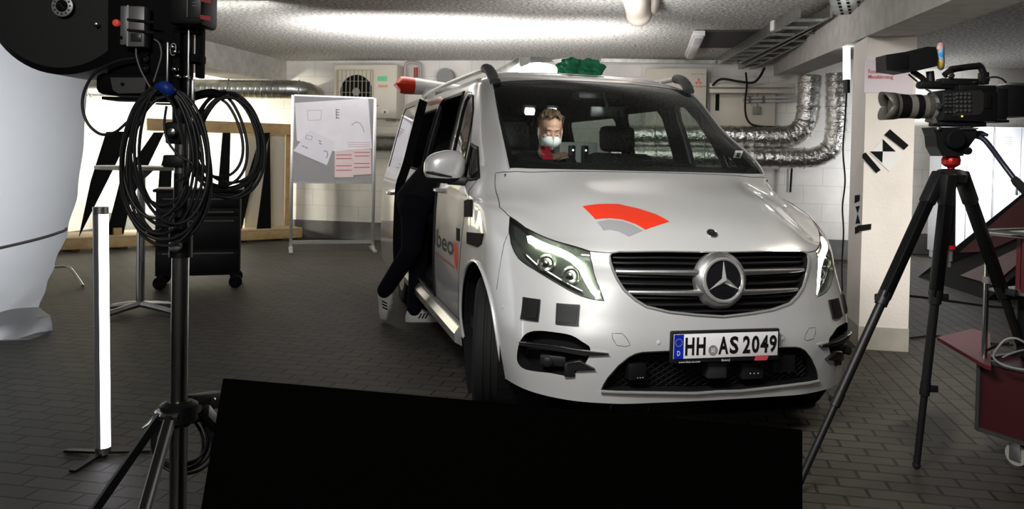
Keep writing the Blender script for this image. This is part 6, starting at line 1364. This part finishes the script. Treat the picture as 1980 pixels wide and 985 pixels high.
def hand_parts(Wm, curl, side):   # Wm maps hand space (y along the fingers, z out of the palm, x to the thumb side)
    p = lambda *c: Wm @ Vector(c); out = []
    for k, (x, L) in enumerate(((.030, .070), (.010, .080), (-.010, .074), (-.028, .058))):
        out.append((p(x*.75, .005, 0), p(x, .085, 0), .014, .012))
        a = p(x, .085, 0); y, z, an = .085, 0, .15
        for q, f in enumerate((.45, .32, .23)):
            an += curl*(.6 if q == 0 else 1.0); y2, z2 = y+L*f*math.cos(an), z+L*f*math.sin(an); out.append((p(x, y, z), p(x, y2, z2), .0088-.0008*q, .0082-.0008*q)); y, z = y2, z2
    out += [(p(.022, .02, .005), p(.052, .048, .018), .014, .011), (p(.052, .048, .018), p(.056, .078, .034), .0105, .0095), (p(.056, .078, .034), p(.046, .098, .044), .0095, .008), (p(0, -.05, 0), p(0, .01, 0), .024, .026)]
    return out
def frame(o, y, z): y = Vector(y).normalized(); z = Vector(z); x = y.cross(z).normalized(); z = x.cross(y); return Matrix.Translation(Vector(o)) @ Matrix((x, y, z)).transposed().to_4x4()
def put_face(t, H, hair_name='hair'):
    for s_ in (-1, 1):
        mb = MB(); mb.sphere(H @ Vector((s_*.031, .079, -.003)), .0085, 8); e = mb.build('eye', mat('eye_white', (.7, .68, .65), .3), t); mb = MB(); mb.sphere(H @ Vector((s_*.031, .0855, -.006)), .0042, 6); mb.build('iris', 'matte', e)
    mb = MB()
    for s_ in (-1, 1): mb.tube([H @ Vector((s_*.014, .087, .026)), H @ Vector((s_*.030, .090, .030)), H @ Vector((s_*.048, .078, .024))], [.003, .0035, .002], 6)
    mb.build('eyebrow', 'hair', t)
    def fn(i, j):                  # hair cap with tufts
        th = 2*PI*i; ph = PI/2*(1-1.18*j); dirv = Vector((math.cos(th)*math.cos(ph), math.sin(th)*math.cos(ph), math.sin(ph)))
        fr = max(0, math.sin(th)); lim = 1.0
        k = 1.0+.05*math.sin(9*th+3*math.sin(7*ph))*math.sin(5*ph)+.03*math.sin(23*th)+.06*max(0, dirv.z)
        z = dirv.z*.092*k
        if fr > .25: z = max(z, .058+.035*(1-abs(math.cos(th)))*.5+.012*math.sin(8*th))*1.0
        return H @ Vector((dirv.x*.083*k, -.015+dirv.y*(.104 if dirv.y < 0 else .094)*k, .038+z))
    mb = MB(); mb.grid(fn, 64, 20); return mb.build(hair_name, 'hair', t)
# ---------------------------------------------------------------- person sitting in the van with mask and red phone
sp = VMAT @ Vector((-.24, 2.10, .395)); A_ = thing('person', 'person with brown hair and white face mask seated in the van with a phone', 'person', sp, VYAW)
AI = A_.matrix_basis.inverted()
hc = AI @ at(1064, 251, 5.66)
H = frame(hc, Vector((-.06, -.92, -.36)), (0, -.36, .92)); H = H @ Matrix.Scale(1.04, 4)
# frame() gives x = y cross z; the viewer's right is what we need
nk = Vector((hc.x*.75, hc.y+.075, hc.z-.165)); ch = Vector((nk.x*.6, nk.y+.05, nk.z-.15)); pv = Vector((0, .04, .40))
shL, shR = ch+Vector((.175, 0, .06)), ch+Vector((-.175, 0, .06))
ph_w = AI @ at(1058, 297, 5.28); wr = AI @ at(1079, 303, 5.32); elL = Vector((wr.x+.13, wr.y+.16, wr.z-.20)); elR = shR+Vector((-.07, -.06, -.27)); wrR = Vector((-.12, -.36, .52))
Wm = frame(wr, (ph_w+Vector((-.02, .0, -.045)))-wr+Vector((0, 0, .01)), Vector((0, -.2, 1)))
hd = head_parts(H)+[(nk+Vector((0, .01, -.04)), H @ Vector((0, -.03, -.06)), .058, .055)]
torso = [(pv, ch, .13, .14), (shL, shR, .07, .07), (ch+Vector((-.06, 0, -.04)), ch+Vector((.06, 0, -.04)), .115, .115)]
arms = [(shL, elL, .052, .042), (elL, wr, .040, .028), (shR, elR, .052, .042), (elR, wrR, .040, .028)]
legs = []
for s_ in (-1, 1): legs += [(pv+Vector((s_*.09, 0, -.02)), Vector((s_*.12, -.44, .44)), .085, .06), (Vector((s_*.12, -.44, .44)), Vector((s_*.13, -.46, .09)), .056, .04), (Vector((s_*.13, -.44, .05)), Vector((s_*.13, -.62, .04)), .04, .035)]
WmR = frame(wrR, (.1, -1, -.15), (0, .15, 1))
grow('body', 'skin', hd+torso+arms+legs+hand_parts(Wm, .55, 1)+hand_parts(WmR, .5, 1), .0055, A_, 3)
big = lambda L, d: [(a, b, r1+d, r2+d) for a, b, r1, r2 in L]
grow('jacket', 'jacket', big(torso, .018)+big(arms[:1]+arms[2:3], .018)+[(elL, wr.lerp(elL, .12), .058, .040), (elR, wrR.lerp(elR, .1), .058, .042), (nk+Vector((0, .01, -.06)), nk+Vector((0, .005, -.03)), .085, .074)], .010, A_, 6)
grow('trousers', 'trousers', big([l for i, l in enumerate(legs) if i % 3 != 2], .014)+[(pv, pv+Vector((0, 0, .08)), .15, .145)], .012, A_, 5)
for s_ in (-1, 1): grow('shoe', 'black', [(Vector((s_*.13, -.44, .045)), Vector((s_*.13, -.63, .04)), .050, .042)], .01, A_)
put_face(A_, H)
def mk(i, j):                      # face mask
    th = -1.25+2.5*i; v = -1+2*j; rr = .076+.030*math.cos(v*1.5)*math.cos(th*1.1); zc = -.052+v*.048*(1-.30*abs(math.sin(th)))-.006*v*v
    return H @ Vector((math.sin(th)*rr*.86, math.cos(th)*rr*1.0+.018, zc))
mb = MB(); mb.grid(mk, 24, 14); mk_ = mb.build('face_mask', mat('mask_white', (.78, .80, .80), .8), A_)
mb = MB(); mb.tube([H @ Vector((0, .1275, -.006)), H @ Vector((0, .1265, -.052)), H @ Vector((0, .119, -.098))], .0016, 6); mb.build('mask_fold', 'white', mk_)
mb = MB()
for s_ in (-1, 1):
    for z in (-.022, -.082): mb.tube([H @ Vector((s_*.071, .045, z)), H @ Vector((s_*.080, .012, -.02+(z+.05)*.4)), H @ Vector((s_*.083, -.012, .012+(z+.05)*.3))], .0018, 6)
mb.build('ear_loop', 'white', mk_)
mb = MB(); q = wr.lerp(elL, .16); mb.beam(q+Vector((-.03, -.045, .012)), q+Vector((.045, -.035, .03)), .012, .006); mb.build('sleeve_stripe', 'lgrey', A_)
pc = at(1056, 296, 5.26); t = thing('phone', 'red phone held up by the masked person inside the van', 'phone', pc, VYAW)
mb = MB(); R = Matrix.Rotation(-.75, 3, 'X'); mb.box((0, 0, 0), (.066, .009, .115), R, .004); mb.build('case', mat('phone_red', (.75, .02, .06), .35), t); mb = MB(); mb.box(R @ Vector((-.016, -.006, .038)), (.030, .004, .032), R, .003); cb_ = mb.build('camera_bump', mat('phone_dark_red', (.25, .01, .02), .3), t)
mb = MB(); [mb.lathe([(.006, 0), (.006, .002)], R @ Vector((-.022+.012*(k % 2), -.009, .045-.014*(k//2))), R @ Vector((0, -1, 0)), 12) for k in range(3)]; mb.build('lens', 'matte', cb_)
# ---------------------------------------------------------------- person leaning in at the sliding door
sp = VMAT @ Vector((-1.05, 3.1, 0)); sp.z = 0; B_ = thing('person', 'person in dark clothes and white striped sneakers leaning in through the open sliding door', 'person', sp, VYAW)
W2 = lambda x, y, z: Vector((x+1.05, y-3.1, z))
BI = B_.matrix_basis.inverted()
hpL, hpR = W2(-1.00, 2.96, .92), W2(-.98, 3.12, .92)
an1 = BI @ on_floor(806, 619); an1 = Vector((an1.x-.03, an1.y-.06, .095)); kn1 = Vector((an1.x+.02, an1.y-.06, .50))
toe2 = BI @ on_floor(741, 624); an2 = BI @ at(744, 562, 6.42); kn2 = BI @ at(796, 482, 6.28)
pvB = (hpL+hpR)/2+Vector((0, 0, .06)); chB = W2(-.70, 3.0, 1.30); nkB = W2(-.60, 2.96, 1.44); hcB = W2(-.54, 2.84, 1.585)
HB = frame(hcB, (.80, -.50, -.25), (.25, -.1, 1))
shf, shb = chB+Vector((.02, -.17, .03)), chB+Vector((.02, .17, .03))
torB = [(pvB, chB, .12, .135), (shf, shb, .068, .068), (hpL, hpR, .10, .10)]
armB = [(shf, W2(-.48, 2.76, 1.10), .052, .042), (W2(-.48, 2.76, 1.10), W2(-.28, 2.70, 1.06), .04, .028), (shb, W2(-.60, 3.06, 1.12), .052, .042), (W2(-.60, 3.06, 1.12), W2(-.42, 2.98, 1.02), .04, .028)]
legB = [(hpR, kn1, .088, .058), (kn1, an1, .056, .042), (hpL, kn2, .088, .058), (kn2, an2, .056, .042)]
ftB = [(an1+Vector((-.02, 0, -.045)), an1+Vector((.15, 0, -.06)), .036, .03), (an2, toe2+Vector((0, 0, .05)), .036, .03)]
h1, h2 = frame(W2(-.28, 2.70, 1.06), (1, -.1, -.1), (0, 0, -1)), frame(W2(-.42, 2.98, 1.02), (1, -.2, -.3), (0, 0, -1))
grow('body', 'skin', head_parts(HB)+[(nkB+Vector((-.02, 0, -.05)), HB @ Vector((0, -.03, -.06)), .058, .054)]+torB+armB+legB+ftB+hand_parts(h1, .3, 1)+hand_parts(h2, .3, 1), .007, B_, 3)
grow('jacket', 'jacket', big(torB[:2], .025)+big(armB, .018)[0:1]+big(armB, .018)[2:3]+[(armB[1][0], armB[1][1].lerp(armB[1][0], .1), .058, .042), (armB[3][0], armB[3][1].lerp(armB[3][0], .1), .058, .042)], .012, B_, 6)
grow('trousers', 'trousers', big(legB, .020)+[(hpL, hpR, .125, .125), (pvB, pvB+Vector((.05, 0, .06)), .14, .14)], .012, B_, 5)
put_face(B_, HB)
def sneaker(heel, toe, up):       # heel and toe points of the sole
    heel, toe = Vector(heel), Vector(toe); y = (toe-heel); L = y.length; y.normalize(); up = Vector(up); x = y.cross(up).normalized(); z = x.cross(y); Fm = Matrix.Translation(heel) @ Matrix((x, y, z)).transposed().to_4x4()
    def sec_(s_):                  # width and height along the shoe
        w_ = np.interp(s_, [0, .08, .25, .45, .68, .88, 1], [.012, .032, .036, .036, .047, .040, .010]); h_ = np.interp(s_, [0, .06, .25, .42, .6, .8, .95, 1], [.05, .105, .112, .100, .078, .058, .045, .03]); return w_, h_
    def fn(i, j):
        w_, h_ = sec_(j); a = PI*i; c_, s__ = math.cos(a), math.sin(a); return Fm @ Vector((w_*math.copysign(abs(c_)**.7, c_), L*j, .018+(h_-.018)*s__**.75))
    mb = MB(); mb.grid(fn, 16, 24); up_ = mb.build('sneaker', mat('white_leather', (.62, .61, .57), .5), B_)
    mb = MB(); ol = [(sec_(q/16)[0]*1.08, L*q/16) for q in range(17)]; pl = [Fm @ Vector((a, b, 0)) for a, b in ol]+[Fm @ Vector((-a, b, 0)) for a, b in ol[::-1]]; mb.prism(pl, z*.026); mb.build('sole', mat('sole_white', (.55, .54, .50), .6), up_)
    for sd in (-1, 1):
        for k in range(3):
            mb = MB(); q0, q1 = .40+.085*k, .33+.085*k
            def sp_(q, zz_): w_, h_ = sec_(q); s__ = min(1, max(0, (zz_-.018)/(h_-.018)))**(1/.75); return Fm @ Vector((sd*(w_*max(0, 1-s__*s__)**.35+.0015), L*q, zz_))
            for m_ in range(5): a0, a1 = m_/5, (m_+1)/5; mb._add([sp_(q1+(q0-q1)*0+.07*a0, .030+.040*a0), sp_(q1+.040+.07*a0, .030+.040*a0), sp_(q1+.040+.07*a1, .030+.040*a1), sp_(q1+.07*a1, .030+.040*a1)], [(0, 1, 2, 3)])
            mb.build('stripe', 'matte', up_, mods=lambda o: o.modifiers.new('thickness', 'SOLIDIFY').__setattr__('thickness', .002))
    mb = MB()
    for k in range(4): q = .44+.07*k; w_, h_ = sec_(q); mb.tube([Fm @ Vector((-.018, L*q, h_-.006)), Fm @ Vector((0, L*q, h_+.003)), Fm @ Vector((.018, L*q, h_-.006))], .003, 6)
    mb.build('laces', 'white', up_); return up_
sneaker((an1.x-.07, an1.y+.0, .002), (an1.x+.225, an1.y-.03, .002), (0, 0, 1))
dz = (an2-toe2); sneaker(Vector((an2.x-.045, an2.y+.02, an2.z+.03)), Vector((toe2.x+.0, toe2.y, .012)), Vector((.8, -.55, .15)))
